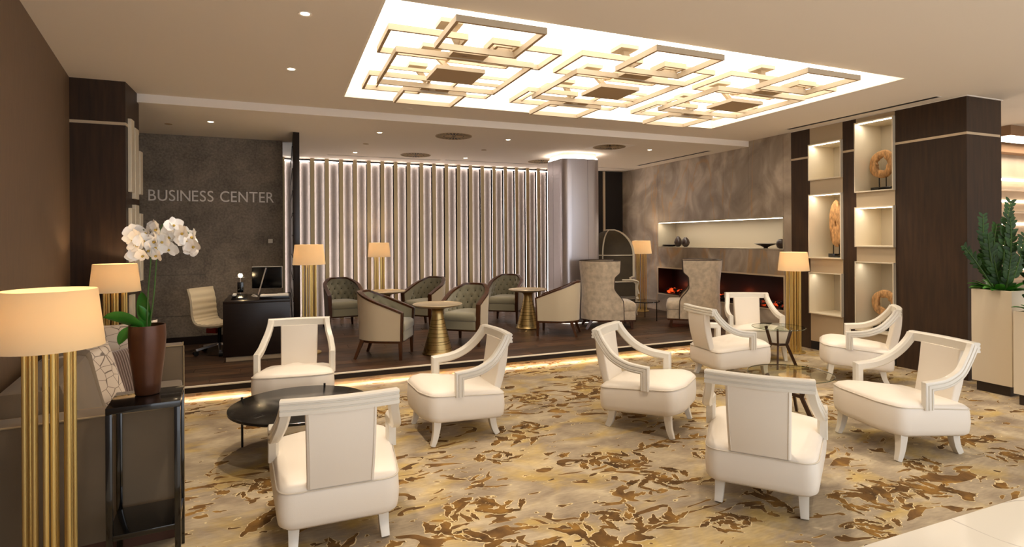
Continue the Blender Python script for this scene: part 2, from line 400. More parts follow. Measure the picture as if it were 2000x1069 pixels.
# timber-look platform: body, nosing, riser, lit kick recess, planks
plat = struct('floor', B(-2.2, XR, YE+.10, 10.9, -.05, .138), 'grout')
struct('nosing', B(-2.2, XR, YE-.004, YE+.022, .136, .1505), 'nosing', plat, bevel=.002)
struct('riser', B(-2.2, XR, YE, YE+.03, .082, .136), 'desk_wood', plat)
struct('kick_mirror', B(-2.2, XR, YE+.085, YE+.10, 0.001, .08), 'mirror', plat)
struct('led_strip', B(-2.2, XR, YE+.035, YE+.045, .088, .10), 'kick_glow', plat)
rows = []
y = YE+.026; k = 0
pl_mesh = {}
while y < 10.68:
    x = -1.9 - (k*.47 % 1.2)
    while x < XR:
        x0, x1 = max(x, -1.9), min(x+1.196, XR-.002)
        if x1-x0 > .05:
            w = round(x1-x0, 3)
            if w not in pl_mesh:
                me = B(0, w, 0, .197, 0, .012).mesh('plank', 0); me.materials.append(MATS['plank']); pl_mesh[w] = me
            link('plank', pl_mesh[w], plat, (x0, y, .138))
        x += 1.2
    y += .2; k += 1

# ceilings: upper with the light tray, lower beyond the drop
TX0, TX1, TY0, TY1, TZ = .625, 5.64, 3.62, 6.29, 3.30
YB = 6.93
up_c = M(); HX0, HX1, HY0, HY1 = TX0-.02, TX1+.02, TY0-.02, TY1+.02
up_c.box(-2.6, 13, -1.2, HY0, ZC, ZC+.2).box(-2.6, HX0, HY0, HY1, ZC, ZC+.2).box(HX1, 13, HY0, HY1, ZC, ZC+.2).box(-2.6, 13, HY1, YB, ZC, ZC+.2)
ceil = struct('ceiling', up_c, 'ceiling', smooth=0)
struct('tray_edge', M().box(TX0-.02, TX0, TY0, TY1, ZC, TZ).box(TX1, TX1+.02, TY0, TY1, ZC, TZ).box(TX0-.02, TX1+.02, TY0-.02, TY0, ZC, TZ).box(TX0-.02, TX1+.02, TY1, TY1+.02, ZC, TZ), 'tray_side', ceil, smooth=0)
tray = struct('glowing_tray_top', B(TX0, TX1, TY0, TY1, TZ, TZ+.02), 'tray_glow', ceil, smooth=0)  # tray top glows by itself, standing in for light from hidden perimeter LEDs
tag(struct('ceiling', M().box(-2.6, 7.2, YB, 11, ZL, ZC+.2), 'ceiling', smooth=0))
struct('trim_1', B(-2.0, XR, YB-.012, YB, ZL, ZC), 'fascia', smooth=0)

# left wall (off-grid) and the dark cabinet return
wl = M(); a, b = -4.0, 6.47
wl.hexa([(lwx(a)-.15, a, 0), (lwx(a), a, 0), (lwx(b), b, 0), (lwx(b)-.15, b, 0)], [(lwx(a)-.15, a, ZC), (lwx(a), a, ZC), (lwx(b), b, ZC), (lwx(b)-.15, b, ZC)])
struct('wall_left', wl, 'left_wall', smooth=0)
# back wall, business wall
struct('wall_back', B(-2.6, 7.2, 10.78, 10.95, 0, ZL), 'black', smooth=0)
bw = struct('wall_business', B(-2.2, .005, 8.905, 9.05, 0, ZL), 'business_wall', smooth=0)
bw.name = 'wall_centre'
XJ = [-1.78, -1.006, .005]
for x0, x1, z0, z1 in ((-1.78, .003, .27, .545), (-1.78, -1.006, .55, 1.115), (-1.0, .003, .55, 1.115), (-1.78, -1.006, 1.12, 1.70), (-1.0, .003, 1.12, 1.70)):
    pass
for x0, x1, z0, z1 in ((-1.78, .003, .262, .547), (-1.78, -1.009, .553, 1.117), (-1.003, .003, .553, 3.045), (-1.78, -1.003, 1.123, 3.045)):
    struct('wall_panel', B(x0, x1, 8.895, 8.905, z0, z1), 'business_wall', bw, smooth=0)
struct('baseboard_centre', B(-1.78, .005, 8.89, 8.905, .15, .255), 'desk_wood', smooth=0, bevel=.003)

# dark partition seen on edge
pt = thing('partition_screen', 'tall dark wooden fin screen seen edge-on right of the desk', 'partition')
B(.135, .215, 8.09, 10.55, .151, 3.045).build('screen_frame', 'desk_wood', pt, bevel=.004)
for k in range(9):
    z = .45 + k*.30
    B(.122, .134, 8.16, 10.5, z, z+.012).build('screen_rail', 'black_metal', pt)

# fabric window wall: panels, gold blades, hidden strips of light
XF0, PF = .613, .2465
fmesh = None
wn = thing('window_1', None, None)
wn['kind'] = 'structure'
def fin_profile(w, n=10):
    pts = []
    for i in range(n+1):
        t = i/n*2-1; pts.append((t*w/2, 10.70 - .07*math.sqrt(max(0, 1-t*t*.96))))
    return pts
pf = fin_profile(.19)
mp_ = M().loft([[(x, yy, z) for x, yy in pf]+[(pf[-1][0], 10.72, z), (pf[0][0], 10.72, z)] for z in (.155, 2.99)])
fin_me = mp_.mesh('fabric_panel', 40); fin_me.materials.append(MATS['fabric_panel'])
bl_me = B(-.034, .034, 10.585, 10.60, .155, 3.045).mesh('metal_blade', 0); bl_me.materials.append(MATS['blade'])
post_me = B(-.017, .017, 10.60, 10.70, .155, 3.045).mesh('dark_post', 0); post_me.materials.append(MATS['black'])
st_me = M().box(-.0205, -.017, 10.625, 10.64, .16, 3.0).box(.017, .0205, 10.625, 10.64, .16, 3.0).mesh('light_strip', 0); st_me.materials.append(MATS['fin_glow'])
top_me = B(-.085, .085, 10.60, 10.62, 2.985, 3.0).mesh('head_light', 0); top_me.materials.append(MATS['fin_glow'])
for k in range(-6, 26):
    x = XF0 + k*PF
    if x > XR-.45: break
    link('fabric_panel', fin_me, wn, (x, 0, 0)); link('head_light', top_me, wn, (x, 0, 0))
    xb = x + PF/2 + .006
    for nm, me in (('metal_blade', bl_me), ('dark_post', post_me), ('light_strip', st_me)): link(nm, me, wn, (xb, 0, 0))
xe = x - PF/2
struct('wall_panel', B(xe-.08, XR, 10.55, 10.75, .151, 3.045), 'dark_slot').name = 'wall_far'
B(6.47-.02, 6.50, 10.52, 10.55, .16, 3.04).build('trim_2', 'trim')['kind'] = 'structure'

# right wall : stone slabs around niche and fireplace, timber, display boxes
wr = struct('wall_right', B(7.40, 7.55, 6.0, 10.95, 0, ZL+.09), 'dark_wood', smooth=0)
NY0, NY1 = 6.25, 9.29                                     # niche and fireplace span
cols = [10.78, 10.18, NY1, 8.37, 7.49, 6.93, NY0, 6.108]
for i in range(len(cols)-1):
    y1, y0 = cols[i], cols[i+1]; g = .0015
    zt = ZL if y0 >= YB-.01 else ZC
    spans = [(.0, zt)] if (y0 >= NY1-.01 or y1 <= NY0+.01) else [(1.905, zt), (1.0, 1.40), (.0, .49)]
    if y0 >= NY1-.01: spans = [(0, 1.45), (1.45, zt)]
    for z0, z1 in spans:
        struct('stone_panel', B(XR, 7.40, y0+g, y1-g, z0+.001, z1-.001), 'stone', wr, smooth=0, bevel=.0015)
# niche lining
for nm, bb in (('niche_back', B(7.385, 7.398, NY0, NY1, 1.40, 1.905)), ('niche_side', B(XR-.004, 7.385, NY1-.012, NY1, 1.40, 1.905)), ('niche_side', B(XR-.004, 7.385, NY0, NY0+.012, 1.40, 1.905)),
               ('niche_shelf', B(XR-.008, 7.385, NY0, NY1, 1.40, 1.414)), ('niche_top', B(XR-.004, 7.385, NY0, NY1, 1.885, 1.905))):
    struct(nm, bb, 'niche_in', wr, smooth=0, bevel=.001)
struct('niche_light', B(XR+.012, XR+.026, NY0+.02, NY1-.02, 1.876, 1.884), 'strip_glow', wr, smooth=0)
# fireplace
fp = thing('fireplace', 'long low built-in fireplace with glowing embers in the stone wall', 'fireplace', (XR, (NY0+NY1)/2, .49)); oy = (NY0+NY1)/2
L2 = (NY1-NY0)/2
B(.33, .42, -L2, L2, 0, .51).build('firebox_back', 'fire_back', fp)
for ya in (L2-.012, -L2): B(.0, .33, ya, ya+.012, 0, .51).build('firebox_side', 'fire_back', fp, smooth=0)
B(0, .33, -L2, L2, .495, .51).build('firebox_top', 'black', fp)
B(0, .33, -L2, L2, 0, .012).build('hearth_tray', 'black', fp)
M().box(-.008, .004, -L2, L2, .50, .525).box(-.008, .004, -L2, L2, -.018, .0).box(-.008, .004, L2-.0, L2+.02, -.018, .525).box(-.008, .004, -L2-.02, -L2, -.018, .525).build('metal_surround', 'trim', fp, smooth=0)
rnd = random.Random(3)
logs = []
for v in range(4):
    m_ = M(); rg = []
    for i in range(7):
        rr = .028*math.sin(PI*(i+.6)/7.2)**.5
        rg.append([(i*.018-.054, rr*math.cos(2*PI*j/7)*(1+.3*rnd.uniform(-1, 1)), rr*math.sin(2*PI*j/7)*(1+.3*rnd.uniform(-1, 1))) for j in range(7)])
    m_.loft(rg); me = m_.mesh('coal', 30); me.materials.append(MATS['ember' if v < 2 else 'ash']); logs.append(me)
for i in range(130):
    yy = -L2+.05 + (2*L2-.1)*(i+.5)/130
    o = link('coal', logs[rnd.choice((0, 1, 0, 1, 2, 3))], fp, (rnd.uniform(.05, .26), yy, .035+rnd.uniform(0, .055)), (rnd.uniform(0, 6), rnd.uniform(-.6, .6), rnd.uniform(0, 6)))
for yy in (-1.2, -.4, .4, 1.2):
    l = light('POINT', (XR+.2, oy+yy, .66), .28, (1, .14, .03), shadow_soft_size=.05)

# timber wall with two columns of display boxes
Y_T0, Y_T1 = 3.81, 6.108
tw = struct('wall_timber', B(7.55, 7.60, Y_T0, Y_T1, 0, ZC), 'dark_wood', smooth=0); tw.name = 'wall_right'
def tim(y0, y1, z0=0, z1=ZC, m='dark_wood'):
    struct('timber_panel', B(XR, 7.55, y0+.001, y1-.001, z0, z1), m, tw, smooth=0, bevel=.0015)
COLS = ((5.28, 5.785, [(2.39, 2.90), (1.29, 2.19), (.51, 1.095)]), (4.585, 5.09, [(2.165, 3.075), (1.46, 1.975), (.37, 1.27)]))
for y0, y1 in ((5.785, 6.106), (5.09, 5.28), (3.812, 4.585)):
    tim(y0, y1, 0, 2.715); tim(y0, y1, 2.745, ZC-.004)
    struct('trim_line', B(XR+.0005, 7.5, y0, y1, 2.716, 2.744), 'trim', tw, smooth=0)
struct('trim_line', B(XR-.003, 7.574, Y_T0-.003, Y_T0, 2.716, 2.744), 'trim', tw, smooth=0)
struct('timber_end', B(XR+.001, 7.574, Y_T0-.001, Y_T0+.012, 0, 2.716), 'dark_wood', tw, smooth=0)
struct('timber_end', B(XR+.001, 7.574, Y_T0-.001, Y_T0+.012, 2.744, ZC-.004), 'dark_wood', tw, smooth=0)
struct('trim_3', B(XR-.02, 7.60, 3.79, 6.10, ZC-.006, ZC+.001), 'fascia', smooth=0)
bi = 0
for (y0, y1, boxes) in COLS:
    zs = [0.12]
    for (z0, z1) in sorted(boxes):
        if z0-zs[-1] > .02:
            struct('metal_infill', B(XR-.006, 7.2, y0+.002, y1-.002, zs[-1], z0), 'satin_champagne', tw, smooth=0, bevel=.001)
        zs.append(z1)
    if ZC-.01-zs[-1] > .02: struct('metal_infill', B(XR-.006, 7.2, y0+.002, y1-.002, zs[-1], ZC-.008), 'satin_champagne', tw, smooth=0)
    struct('plinth_strip', B(XR, 7.2, y0, y1, 0, .12), 'black', tw, smooth=0)
    for (z0, z1) in boxes:
        nb = struct('display_box', M().box(7.415, 7.425, y0, y1, z0, z1), 'niche_in', tw, smooth=0)
        X0 = XR-.045; t = .014
        for nm, bb in (('box_side', B(X0, 7.42, y1-t, y1, z0, z1)), ('box_side', B(X0, 7.42, y0, y0+t, z0, z1)), ('box_shelf', B(X0, 7.42, y0+t, y1-t, z0, z0+t)), ('box_top', B(X0, 7.42, y0+t, y1-t, z1-t, z1))):
            bb.build(nm, 'niche_edge', nb, smooth=0, bevel=.001)
        dim = z1 < 1.28
        if not dim: B(XR+.012, XR+.022, y0+.02, y1-.02, z1-t-.007, z1-t-.001).build('box_light', 'strip_glow', nb, smooth=0)
        l = light('AREA', (XR+.05, (y0+y1)/2, z1-t-.012), 1.0 if not dim else .6, (1, .91, .77), shape='RECTANGLE', size=.03, size_y=.42)
l = light('AREA', (XR+.05, oy, 1.868), 6, (1, .91, .77), shape='RECTANGLE', size=.03, size_y=2.9)

# area beyond the timber corner: far wall with lit shelves
fw_ = struct('wall_lobby', B(7.6, 13, 5.27, 5.45, 0, ZC), 'onyx_light', smooth=0); fw_.name = 'wall_front'
struct('header_band', B(7.6, 13, 5.10, 5.27, 2.88, ZC-.001), 'brown_wall', fw_, smooth=0)
for z0, z1 in ((2.33, 2.50), (1.98, 2.16), (1.62, 1.80), (1.26, 1.44), (.9, 1.08)):
    struct('light_shelf', B(7.6, 13, 5.10, 5.27, z0-.03, z0), 'onyx_light', fw_, smooth=0)
    struct('shelf_lip', B(7.6, 13, 5.10, 5.11, z0, z0+.02), 'trim', fw_, smooth=0)
    struct('shelf_glow', B(7.6, 13, 5.255, 5.268, z1-.035, z1-.005), 'strip_glow', fw_, smooth=0)
struct('wall_end', B(13, 13.1, -4, 5.4, 0, ZC), 'onyx_light').name = 'wall_end'
pe = thing('pendant_beam', 'boxy brown ceiling light beam at the far right edge', 'ceiling light', (9.4, 4.6, 3.0))
B(0, 3, 0, .4, 0, .139).build('beam_casing', 'brown_wall', pe); B(.03, 3, .02, .38, -.004, -.001).build('diffuser', 'strip_glow', pe)

# square column with rounded corners and a ring of light
cx0, cx1, cy0, cy1 = 4.37, 5.10, 8.38, 9.10
def rr(inset, z, r=.16):
    return [(x, y, z) for x, y in roundpoly([(cx0+inset, cy0+inset), (cx1-inset, cy0+inset), (cx1-inset, cy1-inset), (cx0+inset, cy1-inset)], r, 7)]
col = struct('column', M().loft([rr(0, .155), rr(0, 2.945)]), 'column_metal', smooth=60); col.name = 'wall_column'
struct('column_neck', M().loft([rr(.035, 2.945, .13), rr(.035, 3.05, .13)]), 'tray_side', col, smooth=60)
struct('column_ring_light', M().loft([rr(.012, 2.945, .15), rr(.012, 2.966, .15)]), 'ring_glow', col, smooth=60)
struct('column_base_light', M().loft([rr(.02, .1505, .15), rr(.02, .158, .15)]), 'strip_glow', col, smooth=60)
for a_ in (cx0+.36,):
    struct('column_joint', B(a_+.10, a_+.104, cy0-.001, cy0+.004, .16, 2.94), 'black', col, smooth=0)
struct('column_joint', B(cx0-.001, cx0+.004, cy0+.40, cy0+.404, .16, 2.94), 'black', col, smooth=0)

# dark cabinet on the left with white display boxes
lc = struct('wall_cabinet', B(-2.1, -1.405, 6.45, 7.0, 0, 2.715), 'dark_wood', smooth=0); lc.name = 'wall_left'
struct('timber_panel', B(-2.1, -1.405, 6.45, 7.0, 2.745, ZL-.001), 'dark_wood', lc, smooth=0)
struct('timber_panel', B(-2.1, -1.405, 6.45, 6.92, ZL-.001, ZC), 'dark_wood', lc, smooth=0)
struct('trim_line', B(-2.1, -1.403, 6.448, 7.0, 2.716, 2.744), 'trim', lc, smooth=0)
struct('wall_panel', B(-2.2, -1.79, 7.0, 8.905, 0, ZL), 'business_wall', lc, smooth=0)
for y0, y1, X1, zz in ((6.53, 6.66, -1.375, [(2.08, 2.80), (1.38, 1.92), (.55, 1.06)]), (6.68, 6.83, -1.372, [(2.02, 2.74), (1.28, 1.96)]), (6.85, 6.97, -1.365, [(2.08, 2.53), (1.18, 1.88)])):
    for z0, z1 in zz:
        bx = struct('display_box', B(-1.404, X1, y0, y1, z0, z1), 'niche_edge', lc, smooth=0, bevel=.002)

# ------------------------------------------------------------------ ceiling fittings
def downlight(x, y, z, label, power, ext=False, ang=75):
    t = thing('downlight', label, 'ceiling light', (x, y, z), group='recessed ceiling downlights')
    M().lathe([(.030, -.001), (.045, -.004), (.045, .0), (.030, .0)], 20, cap0=False, cap1=False).build('trim_ring', 'fascia', t)
    M().lathe([(.030, -.0015), (.030, .0)], 20).build('lamp', 'lamp_glow', t)
    l = light('SPOT', (x, y, z-.02), power, (1, .84, .66), spot_size=math.radians(ang), spot_blend=.6, shadow_soft_size=.035)
DL = [((.15, 4.07, ZC), 'brightest ceiling downlight, left of the light tray at the top', 60), ((.08, 5.44, ZC), 'ceiling downlight between the tray corner and the beam, left side', 60),
      ((-.81, 7.76, ZL), 'ceiling downlight above the business center sign', 55), ((1.23, 7.75, ZL), 'ceiling downlight left of the nearer round air diffuser', 45),
      ((1.13, 9.68, ZL), 'ceiling downlight at the left end of the fabric wall', 40), ((3.08, 7.66, ZL), 'ceiling downlight right of the nearer round air diffuser', 45),
      ((3.06, 9.68, ZL), 'small ceiling downlight over the middle of the fabric wall', 40), ((5.64, 7.74, ZL), 'ceiling downlight near the stone wall, right of the column', 45)]
for p, lb, pw in DL: downlight(*p, lb, pw)
# the row continues over the carpet behind and beside the viewpoint (real downlights outside the frame)
for p in ((.15, 2.7, ZC), (.15, 1.3, ZC), (2.4, 2.6, ZC), (4.6, 2.6, ZC), (6.3, 3.2, ZC), (6.3, 5.0, ZC)):
    light('SPOT', (p[0], p[1], p[2]-.02), 55, (1, .85, .68), spot_size=math.radians(80), spot_blend=.6, shadow_soft_size=.04)

def diffuser(x, y, label, r=.26, plate=False):
    t = thing('air_diffuser', label, 'air vent', (x, y, ZL), group='round swirl diffusers in the ceiling')
    M().lathe([(r, -.001), (r, -.006), (r-.015, -.006), (r-.015, -.001)], 40, cap0=False, cap1=False).build('rim', 'grille', t)
    M().lathe([(r-.01, -.002), (r-.01, .0)], 40).build('backplate', 'black', t)
    v = M()
    for k in range(26):
        a = 2*PI*k/26; c, s = math.cos(a), math.sin(a)
        for (q0, q1, wd) in ((.03, .115, .0035), (.125, .205, .007)):
            v.hexa([(c*q0*r/.22-s*wd, s*q0*r/.22+c*wd, -.006), (c*q0*r/.22+s*wd, s*q0*r/.22-c*wd, -.006), (c*q1*r/.22+s*wd, s*q1*r/.22-c*wd, -.006), (c*q1*r/.22-s*wd, s*q1*r/.22+c*wd, -.006)],
                   [(c*q0*r/.22-s*wd, s*q0*r/.22+c*wd, -.002), (c*q0*r/.22+s*wd, s*q0*r/.22-c*wd, -.002), (c*q1*r/.22+s*wd, s*q1*r/.22-c*wd, -.002), (c*q1*r/.22-s*wd, s*q1*r/.22+c*wd, -.002)])
    o = v.build('vanes', 'grille', t, smooth=0); o['kind'] = 'stuff'
    if plate:
        M().box(-.30, .30, -.30, .30, -.002, 0).build('ceiling_plate', 'fascia', t)
diffuser(2.25, 7.66, 'nearer round swirl air diffuser, left of the light tray beam')
diffuser(2.14, 9.62, 'farther round swirl air diffuser above the fabric wall')
diffuser(4.84, 7.71, 'round swirl air diffuser on a square plate by the column', plate=True)
diffuser(4.55, 9.62, 'round swirl air diffuser half hidden left of the column')
def slot(x0, x1, y0, y1, z, label):
    t = thing('air_slot', label, 'air vent', ((x0+x1)/2, (y0+y1)/2, z)); w, d = (x1-x0)/2, (y1-y0)/2
    B(-w, w, -d, d, -.002, 0).build('slot_gap', 'dark_slot', t)
    e = .006
    M().box(-w-e, w+e, -d-e, -d, -.005, 0).box(-w-e, w+e, d, d+e, -.005, 0).box(-w-e, -w, -d, d, -.005, 0).box(w, w+e, -d, d, -.005, 0).build('slot_frame', 'ceiling', t, smooth=0)
slot(.72, 2.69, 10.06, 10.10, ZL, 'long thin air slot above the left half of the fabric wall')
slot(2.78, 4.68, 10.0, 10.04, ZL, 'long thin air slot above the right half of the fabric wall')
slot(5.2, 6.9, 10.0, 10.04, ZL, 'thin air slot behind the column near the corner')
slot(6.60, 6.68, 7.45, 9.5, ZL, 'long air slot running along the top of the stone wall')
slot(6.68, 6.76, 3.95, 5.95, ZC, 'long air slot in front of the dark timber display wall')
for x, y, lb in ((-1.31, 8.08, 'small flush ceiling sensor above the business center sign, far left'), (1.18, 8.74, 'small flush ceiling sensor between two downlights over the tub chairs'), (3.06, 8.68, 'small flush ceiling sensor over the gold pedestal tables')):
    o = M().lathe([(.04, -.001), (.045, -.006), (.02, -.009), (.0, -.009)], 16).build('ceiling_sensor', 'grille', None, loc=(x, y, ZL)); tag(o, lb, 'sensor')
o = M().lathe([(.06, 0), (.062, -.006), (.03, -.010), (0, -.010)], 20).build('ceiling_speaker', 'ceiling', None, loc=(1.38, 6.62, ZC)); tag(o, 'small round flush disc in the ceiling beside the tray corner', 'sensor')

# ------------------------------------------------------------------ tray chandeliers: overlapping square frames
def frame(m_, x0, x1, y0, y1, z, w=.024, h=.046):
    m_.box(x0, x1, y0, y0+w, z, z+h).box(x0, x1, y1-w, y1, z, z+h).box(x0, x0+w, y0+w, y1-w, z, z+h).box(x1-w, x1, y0+w, y1-w, z, z+h); return m_
def rect(px0, px1, py0, py1, z): # values listed at height 3.0
    k = (z-1.6)/1.4; return (px0*k, px1*k, py0*k, py1*k, z)
def under(o):  # downward faces take a browner, darker tone than the sides
    o.data.materials.append(MATS['underside_gold'])
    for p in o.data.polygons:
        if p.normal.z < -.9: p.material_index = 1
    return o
def chandelier():
    t = thing('tray_chandelier', 'champagne metal chandelier of overlapping square frames, nearest the left end of the light tray', 'chandelier', (0, 0, 0), group='square frame chandeliers in the light tray')
    for r_ in ((1.04, 1.69, 3.47, 4.04, 3.055), (.79, 1.92, 4.20, 5.14, 3.08), (.66, 1.22, 3.77, 4.28, 3.14), (.69, 1.23, 4.88, 5.37, 3.13),
               (1.06, 1.68, 5.27, 5.80, 3.08), (1.45, 1.99, 3.82, 4.25, 3.13), (1.40, 1.62, 3.77, 3.97, 3.11)):
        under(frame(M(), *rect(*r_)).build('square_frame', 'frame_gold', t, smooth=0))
    for r_ in (((.80, 1.90, 4.64, 5.32, 3.16)), ((1.46, 1.90, 4.86, 5.10, 3.12)), ((1.20, 1.72, 4.08, 4.32, 3.16))):
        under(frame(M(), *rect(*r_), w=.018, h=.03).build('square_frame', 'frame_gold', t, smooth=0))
    for r_ in ((1.18, 1.60, 4.49, 4.87, 3.055), (1.19, 1.47, 4.06, 4.24, 3.09), (1.20, 1.47, 5.10, 5.26, 3.10)):
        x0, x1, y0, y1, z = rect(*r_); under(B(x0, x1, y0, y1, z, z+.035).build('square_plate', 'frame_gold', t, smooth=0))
    for (a0, a1, b0, b1) in ((1.22, 4.26, 1.38, 4.38), (1.22, 4.86, 1.42, 4.86), (1.22, 5.42, 1.40, 5.52)):
        B(a0-.09, a0+.09, a1-.09, a1+.09, 3.265, 3.30).build('canopy', 'frame_gold', t, smooth=0, bevel=.002)
        M().hexa([(b0-.03, b1-.02, 3.09), (b0+.03, b1-.02, 3.09), (b0+.03, b1+.02, 3.09), (b0-.03, b1+.02, 3.09)],
                 [(a0-.03, a1-.02, 3.27), (a0+.03, a1-.02, 3.27), (a0+.03, a1+.02, 3.27), (a0-.03, a1+.02, 3.27)]).build('stem', 'frame_gold', t, smooth=0)
    return t
ch1 = chandelier()
for k, lb in ((1, 'champagne metal chandelier of overlapping square frames in the middle of the light tray'), (2, 'champagne metal chandelier of overlapping square frames, nearest the right end of the light tray')):
    c = copy_tree(ch1); c.location.x = 1.62*k; c['label'] = lb

# ------------------------------------------------------------------ white lounge armchair
def zt(y): return .335 + (y+.33)/.68*.062              # seat edge height
def zb(y): return .142 + (y+.33)/.68*.045              # underside height
def lounge_chair():
    t = thing('lounge_armchair', 'x', 'armchair', group='white leather open-back armchairs')
    base = roundpoly([(.352, .30), (.300, -.34), (-.300, -.34), (-.352, .30), (-.18, .362), (.18, .362)], [.10, .09, .09, .10, .2, .2], 6)
    def ring(s_, f): return [(x*s_, (y-.0)*s_, f(y)) for x, y in base]
    M().loft([ring(.93, lambda y: zb(y)), ring(.985, lambda y: zb(y)+.018), ring(1.0, lambda y: zb(y)+.05), ring(1.012, lambda y: (zb(y)+zt(y))/2), ring(1.0, lambda y: zt(y)-.02), ring(.985, lambda y: zt(y)-.002)]).build('seat_base', 'white_leather', t, smooth=50)
    M().loft([ring(.985, lambda y: zt(y)-.004), ring(.98, lambda y: zt(y)+.008), ring(.93, lambda y: zt(y)+.025), ring(.8, lambda y: zt(y)+.042), ring(.5, lambda y: zt(y)+.055), ring(.12, lambda y: zt(y)+.058)]).build('seat_cushion', 'white_leather', t, smooth=60)
    M().tube([(x*.995, y*.995, zt(y)) for x, y in base], .0045, 6, closed=True).build('piping', 'piping', t)
    # arms: front post rising, mitred, then sweeping back up to the rail
    for s in (-1, 1):
        a = [(s*.325, .075, .365), (s*.325, .075, .528)] + [tuple(p) for p in curve([(s*.325, .02, .533), (s*.320, -.06, .543), (s*.312, -.14, .568), (s*.300, -.22, .612), (s*.278, -.29, .680), (s*.264, -.342, .748), (s*.259, -.366, .795)], 20)]
        w, h, g = .028, .034, .006
        sect = [(-w*s, -h*.6), (-w*.5*s, -h), (w*.8*s, -h), (w*s, -h*.8), (w*s, -h*.55), ((w-g)*s, -h*.45), ((w-g)*s, -h*.35), (w*s, -h*.25), (w*s, h*.25), ((w-g)*s, h*.35), ((w-g)*s, h*.45), (w*s, h*.55), (w*s, h*.8), (w*.8*s, h), (-w*.5*s, h), (-w*s, h*.6)]
        M().sweep(a, sect, side=(1, 0, 0)).build('arm', 'white_lacquer', t, smooth=40)
    n = 10; path = [(-.286+.572*i/n, -.372-.028*math.sin(PI*i/n), .779) for i in range(n+1)]
    h, w = .037, -.028
    sect = [(-h, -w), (-h, w), (h*.7, w), (h, w*.6), (h, -w*.8), (h*.8, -w), (h*.55, -w), (h*.45, -w-.006), (h*.3, -w-.006), (h*.2, -w), (-h*.2, -w), (-h*.3, -w-.006), (-h*.45, -w-.006), (-h*.55, -w)]
    M().sweep(path, sect, side=(0, 0, 1)).build('top_rail', 'white_lacquer', t, smooth=30)
    rings = []
    for i in range(9):
        q = i/8; z = .345+q*.40; yc = -.315-.07*q-.012*math.sin(PI*q); wd = .165+.008*q; th = .032+.006*math.sin(PI*q)
        rings.append([(x, yc+y, z) for x, y in roundpoly([(-wd, -th), (wd, -th), (wd, th), (-wd, th)], .014, 3)])
    M().loft(rings).build('back_panel', 'white_leather', t, smooth=50)
    for s in (-1, 1):
        pth = [(s*(.165+.008*i/8-.014), -.315-.07*i/8-.012*math.sin(PI*i/8)-.0325-.006*math.sin(PI*i/8), .345+i/8*.40) for i in range(9)]
        M().tube(pth, .0022, 5).build('back_piping', 'piping', t)
    for s in (-1, 1):
        for f in (1, -1):
            if f > 0: p = curve([(s*.285, .245, .20), (s*.287, .250, .13), (s*.291, .263, .06), (s*.296, .284, .0)], 9)
            else: p = curve([(s*.225, -.235, .18), (s*.226, -.239, .12), (s*.228, -.254, .055), (s*.231, -.280, .0)], 9)
            sc = [1.25-(.5 if f > 0 else .35)*i/(len(p)-1) for i in range(len(p))]
            M().sweep(p, [(-.024, -.024), (.024, -.024), (.024, .024), (-.024, .024)], side=(1, 0, 0), scale=sc).build('leg', 'white_lacquer', t, smooth=30, bevel=.002)
    return t
proto = lounge_chair()
LC = [((.27, 3.33), 0.0, 'white open-back armchair at left front, its back turned, before the black marble table'),
      ((.109, 5.62), 173.7, 'white armchair facing us behind the black marble coffee table'),
      ((1.33, 4.53), 92, 'white armchair turned left, standing right of the black marble table'),
      ((2.906, 4.029), 217.2, 'white armchair in the middle of the carpet turned to the right'),
      ((4.73, 5.02), -98.9, 'white armchair in front of the high-backed chair, turned right to the glass tables'),
      ((5.84, 5.72), 151, 'white armchair facing us beside the brass floor lamp by the fireplace'),
      ((2.788, 2.664), -50.5, 'white open-back armchair at right front, its back turned, nearest the marble floor'),
      ((4.378, 2.867), 75.8, 'white armchair at far right in front of the tall white planters'),
      ((6.01, 4.41), 38.3, 'white armchair close to the dark timber display wall, turned away from us')]
for i, ((x, y), a, lb) in enumerate(LC):
    o = proto if i == 0 else copy_tree(proto)
    o.location = (x, y, 0.001); o.rotation_euler = (0, 0, math.radians(a)); o['label'] = lb

# ------------------------------------------------------------------ shells for tub / wing / porter chairs
def upath(a, yf, ym, yb, n=40):
    pts = [(a, yf), (a, ym)]
    k = 16
    pts = [(a, yf+(ym-yf)*i/6) for i in range(7)] + [(a*math.cos(PI/2*i/k), ym+(yb-ym)*math.sin(PI/2*i/k)) for i in range(1, k+1)]
    pts = pts + [(-x, y) for x, y in reversed(pts[:-1])]
    d = [0]
    for p, q in zip(pts, pts[1:]): d.append(d[-1]+math.dist(p, q))
    T = d[-1]
    def U(s):                                             # s in [-1,1], 0 = back centre
        L_ = (s+1)/2*T; L_ = min(max(L_, 0), T-1e-6)
        for i in range(len(d)-1):
            if d[i+1] > L_: break
        t = (L_-d[i])/(d[i+1]-d[i]); p, q = pts[i], pts[i+1]; x = p[0]+(q[0]-p[0])*t; y = p[1]+(q[1]-p[1])*t
        L2_ = max(0, L_-.02); 
        tx, ty = q[0]-p[0], q[1]-p[1]; l = math.hypot(tx, ty); return x, y, ty/l*-1, tx/l     # inward-ish normal (checked by sign below)
    return U
